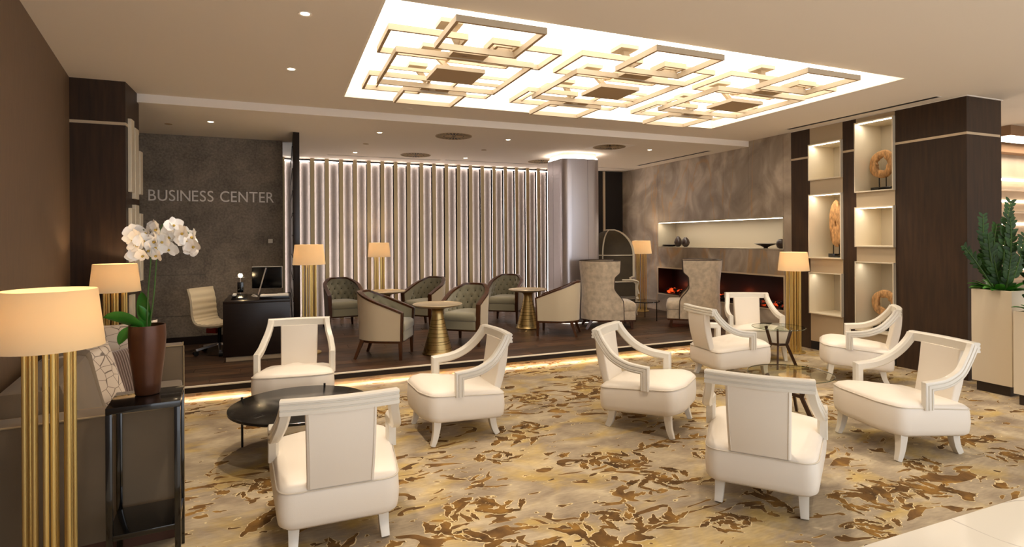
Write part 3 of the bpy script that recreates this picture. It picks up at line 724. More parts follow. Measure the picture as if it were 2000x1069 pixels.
def shell(t, U, fmap, nt, nv, th, scale, m_out, m_in, m_trim, trim_r, dimple=None, trim_side=None):
    outer, inner = [], []
    for j in range(nv+1):
        ro, ri = [], []
        for i in range(nt+1):
            tau = i/nt*2-1; s, z = fmap(tau, j/nv); x, y, nx, ny = U(s); k = scale(z)
            # make the normal point inwards (towards the seat)
            if nx*x + ny*(y-.05) > 0: nx, ny = -nx, -ny
            x, y = x*k, y*k
            ro.append((x, y, z)); e = dimple(s, z) if dimple else 0
            ri.append((x+nx*(th-e), y+ny*(th-e), z))
        outer.append(ro); inner.append(ri)
    M().loft(outer, False, False, closed=False).build('outer_shell', m_out, t, smooth=60)
    M().loft(inner, False, False, closed=False).build('inner_back', m_in, t, smooth=60)
    mid = lambda a, b: tuple((p+q)/2 for p, q in zip(a, b))
    edge = [mid(outer[j][0], inner[j][0]) for j in range(nv)] + [mid(outer[nv][i], inner[nv][i]) for i in range(nt+1)] + [mid(outer[j][nt], inner[j][nt]) for j in range(nv-1, -1, -1)]
    sides = [Vector(outer[j][0])-Vector(inner[j][0]) for j in range(nv)] + [Vector(outer[nv][i])-Vector(inner[nv][i]) for i in range(nt+1)] + [Vector(outer[j][nt])-Vector(inner[j][nt]) for j in range(nv-1, -1, -1)]
    hw = th/2+.003
    M().sweep(edge, [(-hw, -trim_r), (hw, -trim_r), (hw, trim_r), (0, trim_r*1.3), (-hw, trim_r)], side=[tuple(s) for s in sides]).build('edge_trim', m_trim, t, smooth=40)
    return outer, inner

def tub_chair():
    t = thing('tub_chair', 'x', 'armchair', group='beige tub chairs with green tufted backs')
    U = upath(.30, .30, .02, -.335)
    def fm(tau, v):
        a = abs(tau); top = .80-.012*math.cos(0) - .235*sstep(.0, 1.0, max(0, (a-.22)/.78))*1.0 if a > .22 else .79
        top = .795 - .235*max(0, (a-.2)/.8)**1.05
        return tau, .225+(top-.225)*v
    btn = [(s_, z_) for z_, off in ((.70, 0), (.615, .5), (.53, 0), (.455, .5)) for s_ in [(k+off)*.16 for k in range(-5, 6)] if abs(s_) < (.5 if z_ > .6 else .78) - (.1 if z_ > .69 else 0)]
    def dim(s, z):
        e = 0
        for bs, bz in btn:
            d2 = ((s-bs)*.85)**2+(z-bz)**2
            e += .030*math.exp(-d2/.0014)
        g = min(abs(((s/.16+(z-.70)/.085*.5) % 1)-.5), abs(((s/.16-(z-.70)/.085*.5) % 1)-.5))
        if z > .4 and abs(s) < .75: e += .009*math.exp(-((.5-g)/.12)**2) if True else 0
        return min(e, .038)
    o, i_ = shell(t, U, fm, 64, 22, .052, lambda z: .94+.06*sstep(.2, .8, z), 'tub_beige', 'tub_green', 'walnut', .012, dim)
    bm_ = M()
    for bs, bz in btn:
        x, y, nx, ny = U(bs)
        if nx*x+ny*(y-.05) > 0: nx, ny = -nx, -ny
        k = .94+.06*sstep(.2, .8, bz); bm_.sphere((x*k+nx*.026, y*k+ny*.026, bz), .011, 6, 4)
    b = bm_.build('tufting_buttons', 'tuft_button', t)
    seat = roundpoly([(.245, .31), (.205, -.15), (.10, -.25), (-.10, -.25), (-.205, -.15), (-.245, .31)], [.04, .1, .1, .1, .1, .04], 4)
    rg = lambda s_, z: [(x*s_, .02+(y-.02)*s_, z) for x, y in seat]
    M().loft([rg(.97, .335), rg(1, .35), rg(1.01, .39), rg(.99, .425), rg(.9, .447), rg(.6, .457), rg(.2, .46)]).build('seat_cushion', 'tub_green', t, smooth=60)
    M().loft([rg(.97, .225), rg(.97, .335)]).build('seat_skirt', 'tub_green', t, smooth=50)
    base = [(x*.94, y*.94) for x, y in [U(k/20*2-1)[:2] for k in range(21)]]
    M().loft([[(x, y, .20) for x, y in base], [(x*1.015, y*1.015, .228) for x, y in base]]).build('base_rail', 'walnut', t, smooth=40)
    for s in (-1, 1):
        p = [(s*.262, .268, .225), (s*.262, .272, .0)]
        M().sweep(p, [(-.022, -.022), (.022, -.022), (.022, .022), (-.022, .022)], side=(1, 0, 0), scale=[1, .72]).build('leg', 'walnut', t, smooth=0)
        p = [(s*.20, -.215, .225), (s*.235, -.30, .0)]
        M().sweep(p, [(-.024, -.022), (.024, -.022), (.024, .022), (-.024, .022)], side=(1, 0, 0), scale=[1, .65]).build('leg', 'walnut', t, smooth=0)
    return t
def ang(fx, fy): return math.atan2(-fx, fy)
TC = [((1.17, 7.05), (.894, -.447), 'beige tub chair seen from behind left of the nearer gold pedestal table'),
      ((.90, 9.56), (.136, -.99), 'green tufted tub chair farthest left, beside the floor lamp'),
      ((2.20, 9.12), (-.753, -.654), 'tufted tub chair behind the nearer gold table, facing left'),
      ((2.38, 7.47), (-.63, -.776), 'tufted tub chair right of the nearer gold pedestal table, facing us'),
      ((3.60, 9.10), (-.589, -.807), 'tufted tub chair at the back against the fabric wall, right of centre'),
      ((3.85, 7.58), (-.819, .575), 'beige tub chair seen from behind, beside the high-backed chair and column')]
proto = tub_chair()
for i, ((x, y), f, lb) in enumerate(TC):
    o = proto if i == 0 else copy_tree(proto)
    o.location = (x, y, .151); o.rotation_euler = (0, 0, ang(*f)); o['label'] = lb

def wing_chair():
    t = thing('high_back_chair', 'x', 'armchair', group='high-backed wing chairs by the fireplace')
    U = upath(.31, .34, .0, -.36)
    def smax(z):
        if z < .42: return .95
        return .95-.17*sstep(.42, .66, z)+.09*sstep(.80, .90, z)
    shell(t, U, lambda tau, v: (tau*smax(.145+.935*v), .145+.935*v), 36, 44, .055, lambda z: .97-.03*sstep(.2, .6, z)+.10*sstep(.6, 1.1, z), 'wing_fabric', 'wing_fabric', 'wing_pipe', .006)
    seat = roundpoly([(.285, .49), (.25, -.24), (-.25, -.24), (-.285, .49)], [.05, .1, .1, .05], 4)
    rg = lambda s_, z: [(x*s_, .08+(y-.08)*s_, z) for x, y in seat]
    M().loft([rg(.97, .28), rg(1, .295), rg(1.01, .35), rg(.99, .395), rg(.92, .425), rg(.6, .44), rg(.2, .443)]).build('seat_cushion', 'wing_fabric', t, smooth=60)
    M().loft([rg(.985, .145), rg(.985, .28)]).build('seat_base', 'wing_fabric', t, smooth=50)
    base = [(x*.95, y*.95) for x, y in [U(k/20*2-1)[:2] for k in range(21)]]
    base[0] = (base[0][0], .47); base[-1] = (base[-1][0], .47)
    M().loft([[(x, y, .122) for x, y in base], [(x*1.01, y*1.01, .147) for x, y in base]]).build('base_rail', 'walnut', t, smooth=40)
    for s in (-1, 1):
        M().sweep([(s*.25, .41, .13), (s*.25, .425, 0)], [(-.024, -.024), (.024, -.024), (.024, .024), (-.024, .024)], side=(1, 0, 0), scale=[1, .65]).build('leg', 'walnut', t, smooth=0)
        M().sweep([(s*.22, -.22, .13), (s*.25, -.30, 0)], [(-.024, -.024), (.024, -.024), (.024, .024), (-.024, .024)], side=(1, 0, 0), scale=[1, .65]).build('leg', 'walnut', t, smooth=0)
    return t
WC = [((4.81, 7.89), (.93, -.37), 'taupe high-backed chair seen from the side beside the metal column, facing right'), ((6.26, 7.32), (-.78, .62), 'taupe high-backed chair in front of the fireplace, facing left')]
proto = wing_chair()
for i, ((x, y), f, lb) in enumerate(WC):
    o = proto if i == 0 else copy_tree(proto)
    o.location = (x, y, .151); o.rotation_euler = (0, 0, ang(*f)); o['label'] = lb

# hooded porter chair
def porter():
    t = thing('porter_chair', 'hooded dome-topped porter chair with silver frame behind the high-backed chair', 'armchair', (5.80, 9.22, .151), ang(.985, -.17))
    t.scale = (1.22, 1.25, 1)
    U = upath(.33, .30, .02, -.34)
    def kz(z): return 1.0 if z < 1.12 else math.sqrt(max(.02, 1-((z-1.12)/.475)**2))
    def smax(z):
        if z < .60: return .97
        if z < .72: return .97-.12*sstep(.58, .70, z)
        return .92
    zs = lambda v: .36+1.225*v
    def kk(z): return kz(z)
    o, i_ = shell(t, U, lambda tau, v: (tau*smax(zs(v)), zs(v)), 32, 50, .03, kk, 'porter_panel', 'porter_panel', 'silver_paint', .016)
    nt = 32
    for q in (10, 22, 5, 27):
        if q in (10, 22): M().tube([Vector(o[j][q])+Vector((0, 0, 0)) for j in range(0, 51, 2)], .011, 6).build('hood_rib', 'silver_paint', t)
    for zz in (1.12,):
        j = round((zz-.36)/1.225*50); M().tube(o[j], .011, 6).build('hood_rail', 'silver_paint', t)
    j = round((.62-.36)/1.225*50); M().tube(o[j], .013, 6).build('arm_rail', 'silver_paint', t)
    seat = roundpoly([(.29, .30), (.25, -.22), (-.25, -.22), (-.29, .30)], [.08, .1, .1, .08], 4)
    rg = lambda s_, z: [(x*s_, .04+(y-.04)*s_, z) for x, y in seat]
    M().loft([rg(.96, .37), rg(1, .385), rg(1.02, .42), rg(1, .455), rg(.85, .48), rg(.4, .49)]).build('seat_cushion', 'porter_cushion', t, smooth=60)
    M().loft([rg(1.03, .31), rg(1.06, .33), rg(1.06, .36), rg(1.03, .37)]).build('seat_frame', 'silver_paint', t, smooth=40)
    for s in (-1, 1):
        M().tube(curve([(s*.325, .05, .66), (s*.34, .22, .655), (s*.345, .30, .62), (s*.325, .29, .52), (s*.335, .31, .40)], 14), .016, 8).build('arm', 'silver_paint', t)
        M().tube(curve([(s*.30, .29, .34), (s*.325, .31, .24), (s*.30, .29, .1), (s*.305, .30, 0)], 10), .022, 8, scale=[1.2-.07*i for i in range(13)][:len(curve([(0, 0, 0)]*4, 10))]).build('leg', 'silver_paint', t)
        M().tube([(s*.24, -.20, .34), (s*.26, -.27, 0)], .02, 8).build('leg', 'silver_paint', t)
porter()

# ------------------------------------------------------------------ tables
def pedestal():
    t = thing('pedestal_table', 'x', 'table', group='gold cone pedestal tables')
    prof = [(.19, 0), (.197, .012)]; pr = lambda z: .072+.118*((.50-z)/.50)**1.15 if z < .5 else .072
    M().lathe([(.19, .0), (.197, .01), (pr(.03), .03)]+[(pr(z/50), z/50) for z in range(2, 26)]+[(.072, .53), (.085, .56), (.16, .585)], 40).build('cone_base', 'brass_table', t, smooth=50)
    for k, z in enumerate((.07, .13, .155, .21, .255, .31, .345, .38, .43)):
        M().tube([(pr(z)*1.0*math.cos(2*PI*j/32), pr(z)*math.sin(2*PI*j/32), z+.006*math.sin(2*PI*j/32+k)) for j in range(32)], .0028, 5, closed=True).build('groove', 'brass_groove', t)
    M().lathe([(.10, .575), (.20, .585), (.27, .60), (.305, .613), (.314, .622), (.310, .626), (.30, .618), (0.001, .616)], 48, cap1=False).build('table_top', 'table_top', t, smooth=50)
    return t
proto = pedestal()
for i, (x, y, lb) in enumerate(((1.81, 6.93, 'gold cone pedestal table nearest the step, between two tub chairs'), (3.66, 8.29, 'gold cone pedestal table left of the column, at right'), (1.5, 8.98, 'round topped pedestal table in the back, mostly hidden by a tub chair'))):
    o = proto if i == 0 else copy_tree(proto); o.location = (x, y, .151); o['label'] = lb

# black marble coffee table
t = thing('coffee_table', 'round black marble coffee table with thin metal legs at left', 'table', (.12, 4.53, .001))
M().lathe([(.492, .343), (.5, .348), (.5, .363), (.492, .367)], 64).build('marble_top', 'black_marble', t, smooth=30)
LA = [math.radians(q) for q in (148, 66, -50)]
for a in LA:
    M().cyl((.492*math.cos(a), .492*math.sin(a), 0), (.492*math.cos(a), .492*math.sin(a), .385), .0085, 10).build('leg', 'black_metal', t)
for z, (i, j) in ((.255, (0, 2)), (.275, (0, 1)), (.265, (1, 2)), (.285, (0, 2))):
    M().cyl((.49*math.cos(LA[i]), .49*math.sin(LA[i]), z), (.49*math.cos(LA[j]), .49*math.sin(LA[j]), z), .005, 8).build('crossbar', 'black_metal', t)

# black glass side table by the stone wall
t = thing('side_table', 'small round black glass table between the two high-backed chairs', 'table', (5.88, 8.27, .151))
M().lathe([(.275, .318), (.28, .322), (.28, .33), (.275, .334)], 40).build('table_top', 'black_lacquer', t)
for k in range(3):
    a = math.radians(-70+120*k); M().cyl((.265*math.cos(a), .265*math.sin(a), 0), (.265*math.cos(a), .265*math.sin(a), .34), .008, 8).build('leg', 'black_metal', t)

# two glass tables with bent walnut legs
def glass_table(loc, R, h, label, a0):
    t = thing('glass_table', label, 'table', loc, a0)
    M().lathe([(R-.004, h-.012), (R, h-.008), (R, h-.003), (R-.004, h)], 56).build('glass_top', 'glass', t, smooth=30)
    M().lathe([(R-.0045, h-.0095), (R+.0006, h-.0065), (R-.0045, h-.0035)], 56, cap0=False, cap1=False).build('glass_edge', 'glass_edge', t)
    zk = h*.54; ks = R*.34
    for k in range(3):
        a = 2*PI*k/3; c, s = math.cos(a), math.sin(a)
        M().sweep([(c*R*.72, s*R*.72, 0), (c*ks, s*ks, zk), (c*R*.55, s*R*.55, h-.014)], [(-.011, -.016), (.011, -.016), (.011, .016), (-.011, .016)], side=(-s, c, 0)).build('leg', 'table_wood', t, bevel=.003)
        M().sweep([(0, 0, zk), (c*ks, s*ks, zk)], [(-.011, -.014), (.011, -.014), (.011, .014), (-.011, .014)], side=(-s, c, 0)).build('brace', 'table_wood', t, bevel=.003)
glass_table((4.13, 3.65, .001), .35, .40, 'low round glass coffee table with bent walnut legs at right', .5)
glass_table((5.65, 5.16, .001), .305, .49, 'taller round glass side table with bent walnut legs beside the floor lamp', -2.45)

# ------------------------------------------------------------------ floor lamps
def floor_lamp():
    t = thing('floor_lamp', 'x', 'lamp', group='brass rod floor lamps')
    M().lathe([(.143, 0), (.145, .006), (.143, .014), (.10, .018)], 40).build('base', 'brass', t)
    rod = M().cyl((0, 0, .012), (0, 0, 1.20), .0105, 12).mesh('rod', 30); rod.materials.append(MATS['brass'])
    for k in range(12):
        a = 2*PI*k/12+.12*math.sin(k*2.3); rr_ = .088 if k % 2 else .07
        link('rod', rod, t, (rr_*math.cos(a), rr_*math.sin(a), 0))
    M().lathe([(.10, 1.19), (.10, 1.20), (.02, 1.205)], 24).build('rod_cap', 'brass', t)
    M().lathe([(.200, 1.128), (.173, 1.383), (.170, 1.383), (.197, 1.128), (.200, 1.128)], 48, cap0=False, cap1=False).build('lamp_shade', 'lamp_shade', t, smooth=40)
    M().sphere((0, 0, 1.27), .03, 10, 6).build('bulb', 'bulb_glow', t)
    return t
LP = [((-.955, 3.07, .001), 'brass rod floor lamp nearest us, cut by the left edge'), ((-1.43, 6.17, .001), 'brass rod floor lamp behind the far end of the sofa'),
      ((.31, 7.60, .151), 'brass rod floor lamp by the dark screen beside the desk'), ((1.59, 10.15, .151), 'brass rod floor lamp standing against the fabric wall'),
      ((6.53, 9.25, .151), 'brass rod floor lamp in the corner by the stone wall'), ((6.53, 5.70, .001), 'brass rod floor lamp between fireplace and display boxes')]
proto = floor_lamp()
for i, (p, lb) in enumerate(LP):
    o = proto if i == 0 else copy_tree(proto); o.location = p; o['label'] = lb
    light('POINT', (p[0], p[1], p[2]+1.27), (5.5, 7, 8, 8, 20, 8)[i], (1, .82, .60), shadow_soft_size=.035)

# ------------------------------------------------------------------ sofa with pillows
SR = math.atan2(.142, 1)                                   # sofa axis turned like the wall
sofa = thing('sofa', 'low taupe velvet sofa along the left wall', 'sofa', (-.50, 3.46, .001), SR)
# local: y along the sofa, x towards the room (0 = front face)
W_, LN = .80, 2.14
B(-W_, 0, .0, .17, .07, .72).build('arm', 'sofa', sofa, bevel=.02)
B(-W_, 0, LN-.17, LN, .07, .72).build('arm', 'sofa', sofa, bevel=.02)
B(-W_, -.02, .17, LN-.17, .07, .30).build('seat_base', 'sofa', sofa, bevel=.015)
B(-W_, -W_+.20, .17, LN-.17, .30, .84).build('back_frame', 'sofa', sofa, bevel=.03)
for k in range(2):
    y0 = .175+k*(LN-.35)/2; B(-W_+.20, -.01, y0, y0+(LN-.35)/2-.005, .30, .44).build('seat_cushion', 'sofa', sofa, bevel=.03)
    M().hexa([(-W_+.20, y0, .44), (-W_+.36, y0, .44), (-W_+.36, y0+(LN-.35)/2-.005, .44), (-W_+.20, y0+(LN-.35)/2-.005, .44)],
             [(-W_+.17, y0, .86), (-W_+.26, y0, .86), (-W_+.26, y0+(LN-.35)/2-.005, .86), (-W_+.17, y0+(LN-.35)/2-.005, .86)]).build('back_cushion', 'sofa', sofa, bevel=.035)
for yy in (-.001, .171): M().tube([(-W_+.01, yy, .712), (-.004, yy, .712)], .005, 6).build('piping', 'sofa_pipe', sofa)
M().tube([(.001, .003, .08), (.001, .003, .712)], .005, 6).build('piping', 'sofa_pipe', sofa)
M().tube([(.001, LN-.168, .08), (.001, LN-.168, .712)], .005, 6).build('piping', 'sofa_pipe', sofa)
M().tube([(-W_+.01, LN-.171, .715), (-.004, LN-.171, .715), (-.004, LN-.003, .715)], .005, 6).build('piping', 'sofa_pipe', sofa)
B(-W_+.03, -.03, .03, LN-.03, 0, .07).build('plinth', 'plinth', sofa)

def pillow(w, h, d, ribs=0, n=18):
    g = []
    for sgn in (1, -1):
        rows_ = []
        for j in range(n+1):
            r_ = []
            for i in range(n+1):
                u, v = i/n*2-1, j/n*2-1
                pin = 1-.07*(1-u*u)*(abs(v)**3)*1.0; pin2 = 1-.07*(1-v*v)*(abs(u)**3)
                f = (max(0, 1-u**4)*max(0, 1-v**4))**.55
                zz = d/2*f*sgn
                if ribs and sgn > 0: zz += .006*abs(math.sin(u*ribs))*min(1, f*2)
                r_.append((u*w/2*pin2, v*h/2*pin, zz))
            rows_.append(r_)
        g.append(rows_)
    m_ = M()
    for rows_ in g: m_.loft(rows_, False, False, closed=False)
    return m_
def put_pillow(name, m_, mt, loc, rot, label, rim):
    o = m_.build(name, mt, None, smooth=60); o.location = loc; o.rotation_euler = rot; tag(o, label, 'pillow'); 
    return o
def pil_rot(facing, lean, spin): # pillow plane normal faces 'facing' (angle from +x), leaning back
    return (Matrix.Rotation(facing, 4, 'Z') @ Matrix.Rotation(PI/2-lean, 4, 'Y') @ Matrix.Rotation(PI/2+spin, 4, 'Z')).to_euler()
put_pillow('pillow', pillow(.50, .46, .15), 'pillow_pattern', (-1.17, 5.20, .73), pil_rot(math.radians(-72), .22, 0), 'large cream pillow with dark line pattern leaning on the far sofa arm', None)
put_pillow('pillow', pillow(.46, .46, .15), 'pillow_pattern', (-1.22, 4.56, .65), pil_rot(math.radians(-38), .30, .1), 'cream line-patterned pillow at left, mostly behind the lamp rods', None)
put_pillow('pillow', pillow(.40, .38, .13, ribs=42, n=130), 'pillow_ribbed', (-1.08, 4.86, .63), pil_rot(math.radians(-60), .32, .14), 'small taupe ribbed pillow in front of the patterned ones', None)

# black side table with shelf
st = thing('side_table', 'tall black lacquer side table with lower shelf carrying the orchid', 'table', (-.622, 3.245, .001), .09)
hx, hy = .148, .160
B(-hx, hx, -hy, hy, .80, .829).build('table_top', 'black_lacquer', st, bevel=.003)
for sx in (-1, 1):
    for sy in (-1, 1): B(sx*hx-(.026 if sx > 0 else 0), sx*hx+(.026 if sx < 0 else 0), sy*hy-(.026 if sy > 0 else 0), sy*hy+(.026 if sy < 0 else 0), 0, .80).build('leg', 'black_lacquer', st, bevel=.002)
B(-hx+.004, hx-.004, -hy+.004, hy-.004, .215, .24).build('shelf', 'black_lacquer', st, bevel=.002)

# orchid in a copper vase
PX, PY, PZ = -.632, 3.30, .831
o = thing('potted_orchid', 'white orchid with arching stems in a tall copper-brown vase', 'plant', (PX, PY, PZ))
M().lathe([(.050, 0), (.054, .004), (.060, .06), (.072, .16), (.080, .24), (.082, .29), (.080, .335), (.079, .345), (.074, .345), (.075, .33), (.074, .30)], 40, cap1=False).build('vase', 'copper', o, smooth=50)
M().lathe([(.074, .318), (.03, .326), (.001, .328)], 20).build('soil', 'soil', o)
def leaf(name, base, direc, length, width, droop, mt, parent, n=12, fold=.25, sd=None):
    d = Vector(direc).normalized(); side = Vector(sd) if sd else d.cross(Vector((0, 0, 1))); side = side.normalized() if side.length > .1 else Vector((1, 0, 0))
    rings = []; p = Vector(base); step = length/n; dd = d.copy()
    for i in range(n+1):
        q = i/n; w = width*math.sin(PI*min(1, (q*.93+.07)))**.6*.5 if q < 1 else .001
        nrm = side.cross(dd).normalized()
        if nrm.z < 0: nrm = -nrm
        rings.append([p-side*w+nrm*w*fold, p-side*w*.5+nrm*w*fold*.3, p, p+side*w*.5+nrm*w*fold*.3, p+side*w+nrm*w*fold, p+side*w*.5+nrm*(w*fold*.3-.003), p-nrm*.004, p-side*w*.5+nrm*(w*fold*.3-.003)])
        p = p+dd*step; dd = (dd+Vector((0, 0, -droop*step))).normalized()
    M().loft(rings).build(name, mt, parent, smooth=60)
RX = Vector((rt.x, rt.y, 0)); FW = Vector((fw.x, fw.y, 0)); UP = Vector((0, 0, 1))
leaf('leaf', (-.02, 0, .33), tuple(-RX*.85+UP*.62-FW*.2), .185, .085, 3.6, 'leaf', o, sd=tuple(UP*.8-FW*.5+RX*.3))
leaf('leaf', (-.02, .0, .33), tuple(-RX*.75+UP*.05-FW*.3), .135, .07, 14, 'leaf', o, sd=tuple(RX*.9-UP*.25-FW*.2))
leaf('leaf', (0, .0, .33), tuple(-RX*.25+UP*.9+FW*.2), .19, .07, 1.5, 'leaf', o, sd=tuple(RX+UP*.2))
leaf('leaf', (0, .02, .33), tuple(-RX*.18+UP*.9-FW*.2), .12, .055, 2, 'leaf', o, sd=tuple(RX+UP*.2))
s1 = curve([(0, 0, .33), tuple(RX*.005+UP*.5), tuple(RX*.02+UP*.72), tuple(-RX*.02+UP*.83), tuple(-RX*.055+UP*.80)], 24)
s2 = curve([(0.01, 0, .33), tuple(RX*.035+UP*.5), tuple(RX*.05+UP*.68), tuple(RX*.075+UP*.84), tuple(RX*.16+UP*.85), tuple(RX*.26+UP*.74)], 26)
for s_ in (s1, s2): M().tube(s_, .0035, 6).build('flower_stem', 'stem', o)
def petal(m_, ang_, ln, wd, tilt):
    ca, sa = math.cos(ang_), math.sin(ang_); n = 6; rings = []
    for i in range(n+1):
        q = i/n; w = wd*.5*math.sin(PI*min(.985, q*.86+.12))**.7; r_ = q*ln; z = tilt*q*q*ln
        rings.append([(ca*r_-sa*w*k, sa*r_+ca*w*k, z-abs(k)*.15*w+.0) for k in (-1, -.5, 0, .5, 1)])
    m_.loft(rings, False, False, closed=False)
fm_ = M()
for a_, l_, w_ in ((PI/2, .040, .034), (PI/2+2.2, .038, .032), (PI/2-2.2, .038, .032)): petal(fm_, a_, l_, w_, .15)
for a_ in (.15, PI-.15): petal(fm_, a_, .044, .052, .3)
flw = fm_.mesh('flower', 60); flw.materials.append(MATS['petal'])
lipm = M().sphere((0, -.004, .006), .0065, 8, 5).mesh('flower_lip', 60); lipm.materials.append(MATS['flower_lip'])
rnd = random.Random(11)
# (right, up) offsets from vase base measured along the picture plane
FL = [(-.065, .78), (-.060, .735), (-.025, .75), (.005, .775), (.03, .725), (.055, .77), (.19, .775), (-.055, .82), (-.045, .75), (-.035, .71), (-.02, .79), (-.012, .73), (.0, .70), (.012, .81), (.02, .76), (.03, .84), (.045, .80), (.05, .74), (.062, .70), (.07, .83), (.085, .77), (.105, .79), (.125, .835), (.14, .80), (.155, .85), (.175, .80), (.20, .81), (.215, .77), (.235, .79), (.25, .745), (.215, .72), (.095, .73), (-.06, .70)]
for i, (a_, z_) in enumerate(FL):
    f = link('flower', flw, o, tuple(RX*a_+FW*rnd.uniform(-.035, .035)+UP*(z_-.005)))
    yawf = math.atan2(-FW.y, -FW.x)+rnd.uniform(-.7, .7)
    f.rotation_euler = (Matrix.Rotation(yawf, 4, 'Z') @ Matrix.Rotation(PI/2+rnd.uniform(-.3, .45), 4, 'Y') @ Matrix.Rotation(PI/2+rnd.uniform(-.4, .4), 4, 'Z')).to_euler()
    f.scale = (rnd.uniform(.95, 1.2),)*3
    link('flower_lip', lipm, f)

# ------------------------------------------------------------------ desk corner
dk = thing('desk', 'dark wooden desk with a pale metal kick strip, left behind the step', 'desk', (-.30, 7.90, .151))
B(-.36, .38, -.47, .47, .685, .715).build('desktop', 'desk_wood', dk, bevel=.003)
B(-.36, .38, -.47, -.43, .055, .685).build('front_panel', 'desk_wood', dk, bevel=.002)
B(.345, .38, -.43, .47, .055, .685).build('side_panel', 'desk_wood', dk, bevel=.002)
B(-.33, .36, -.455, -.42, .0, .05).build('kick_strip', 'satin_champagne', dk)
B(-.36, -.325, .40, .47, .0, .685).build('leg', 'desk_wood', dk)
B(.345, .38, .40, .47, .0, .055).build('leg', 'desk_wood', dk)
TZD = .867
t = thing('desk_lamp', 'small desk lamp with a bare glowing bulb on a black block', 'lamp', (-.505, 7.98, TZD))
B(-.05, .05, -.05, .05, 0, .012).build('base', 'black_metal', t); B(-.035, .035, -.035, .035, .06, .19).build('block', 'black_lacquer', t, bevel=.003)
M().cyl((0, 0, .01), (0, 0, .245), .006).build('stem', 'chrome', t)
M().tube([(.055*math.cos(k/24*2*PI), .055*math.sin(k/24*2*PI), .25) for k in range(24)], .004, 6, closed=True).build('ring', 'chrome', t)
M().sphere((0, 0, .275), .026, 12, 8).build('bulb', 'bulb_glow', t)
light('POINT', (-.505, 7.98, TZD+.275), 9, (1, .8, .5), shadow_soft_size=.026)
t = thing('telephone', 'black desk telephone with pale handset beside the desk lamp', 'telephone', (-.50, 7.72, TZD))
M().hexa([(-.09, -.09, 0), (.09, -.09, 0), (.09, .09, 0), (-.09, .09, 0)], [(-.085, -.085, .018), (.085, -.085, .018), (.085, .085, .055), (-.085, .085, .055)]).build('body', 'screen', t, bevel=.004)
B(-.075, -.035, -.08, .085, .04, .065).build('handset', 'plastic_white', t, bevel=.01)
t = thing('computer_monitor', 'black computer monitor seen from behind at an angle on the desk', 'monitor', (-.18, 8.12, TZD), math.radians(-12))
B(-.20, .17, -.02, .02, .09, .37).build('casing', 'screen', t, bevel=.008)
B(-.205, .175, .018, .024, .085, .375).build('bezel', 'plastic_white', t, bevel=.002)
M().hexa([(-.06, -.08, 0), (.10, -.08, 0), (.10, .08, 0), (-.06, .08, 0)], [(-.06, -.08, .012), (.10, -.08, .012), (.10, .08, .012), (-.06, .08, .012)]).build('stand_base', 'screen', t)
M().sweep([(-.10, -.10, .01), (-.02, -.03, .36)], [(-.008, -.005), (.008, -.005), (.008, .005), (-.008, .005)]).build('stand_arm', 'chrome', t)
t = thing('document_tray', 'flat black tray with white paper on the front edge of the desk', 'tray', (-.10, 7.66, TZD))
B(-.17, .17, -.13, .13, 0, .03).build('tray', 'screen', t, bevel=.004); B(-.16, .165, -.125, .10, .031, .045).build('paper', 'plastic_white', t)
tag(M().tube(curve([(-.33, 8.0, TZD+.005), (-.36, 7.93, TZD+.03), (-.30, 7.88, TZD+.01), (-.37, 7.84, TZD+.02), (-.30, 7.82, TZD+.006)], 24), .004, 6).build('cable', 'plastic_white'), 'tangled pale cable lying between telephone and monitor', 'cable')
tag(M().tube(curve([(.02, 7.9, TZD+.006), (.09, 7.86, TZD+.03), (.105, 7.84, .62), (.108, 7.80, .40), (.10, 7.78, .18)], 24), .006, 6).build('cable', 'black'), 'dark cables hanging off the right end of the desk', 'cable')
# office chair
oc = thing('office_chair', 'cream ribbed office chair on a chrome five-star base at the desk', 'chair', (-.76, 8.10, .151), math.radians(-125))
prof_ = curve([(.24, .395), (.12, .375), (-.05, .365), (-.16, .38), (-.215, .44), (-.235, .54), (-.25, .68), (-.29, .83)], 60)
m_ = M(); rg = []
N_ = len(prof_)
for i, p in enumerate(prof_):
    tq = (prof_[min(i+1, N_-1)]-prof_[max(i-1, 0)]).normalized(); nn = Vector((-tq.y, tq.x)); th = .018+.007*abs(math.sin(i*.62))
    q0 = p+nn*th*-1; q1 = p+nn*th; hw_ = .205
    rg.append([(-hw_, q0.x, q0.y), (hw_, q0.x, q0.y), (hw_+.01, p.x, p.y), (hw_, q1.x, q1.y), (-hw_, q1.x, q1.y), (-hw_-.01, p.x, p.y)])
m_.loft(rg).build('seat_shell', 'office_leather', oc, smooth=40)
M().cyl((0, 0, .08), (0, 0, .36), .022, 12).build('gas_column', 'black_metal', oc)
B(-.07, .07, -.08, .08, .33, .365).build('seat_plate', 'black_metal', oc)
B(.05, .09, -.12, .02, .26, .33).build('lever', 'red_plastic', oc, bevel=.005)
for k in range(5):
    a = 2*PI*k/5+.75; c_, s_ = math.cos(a), math.sin(a)
    M().sweep([(0, 0, .12), (.28*c_, .28*s_, .07)], [(-.018, -.012), (.018, -.012), (.012, .012), (-.012, .012)], side=(-s_, c_, 0)).build('base_spoke', 'chrome', oc)
    M().tube([(.28*c_-s_*.022, .28*s_+c_*.022, .03), (.28*c_+s_*.022, .28*s_-c_*.022, .03)], .03, 14).build('castor', 'black', oc)
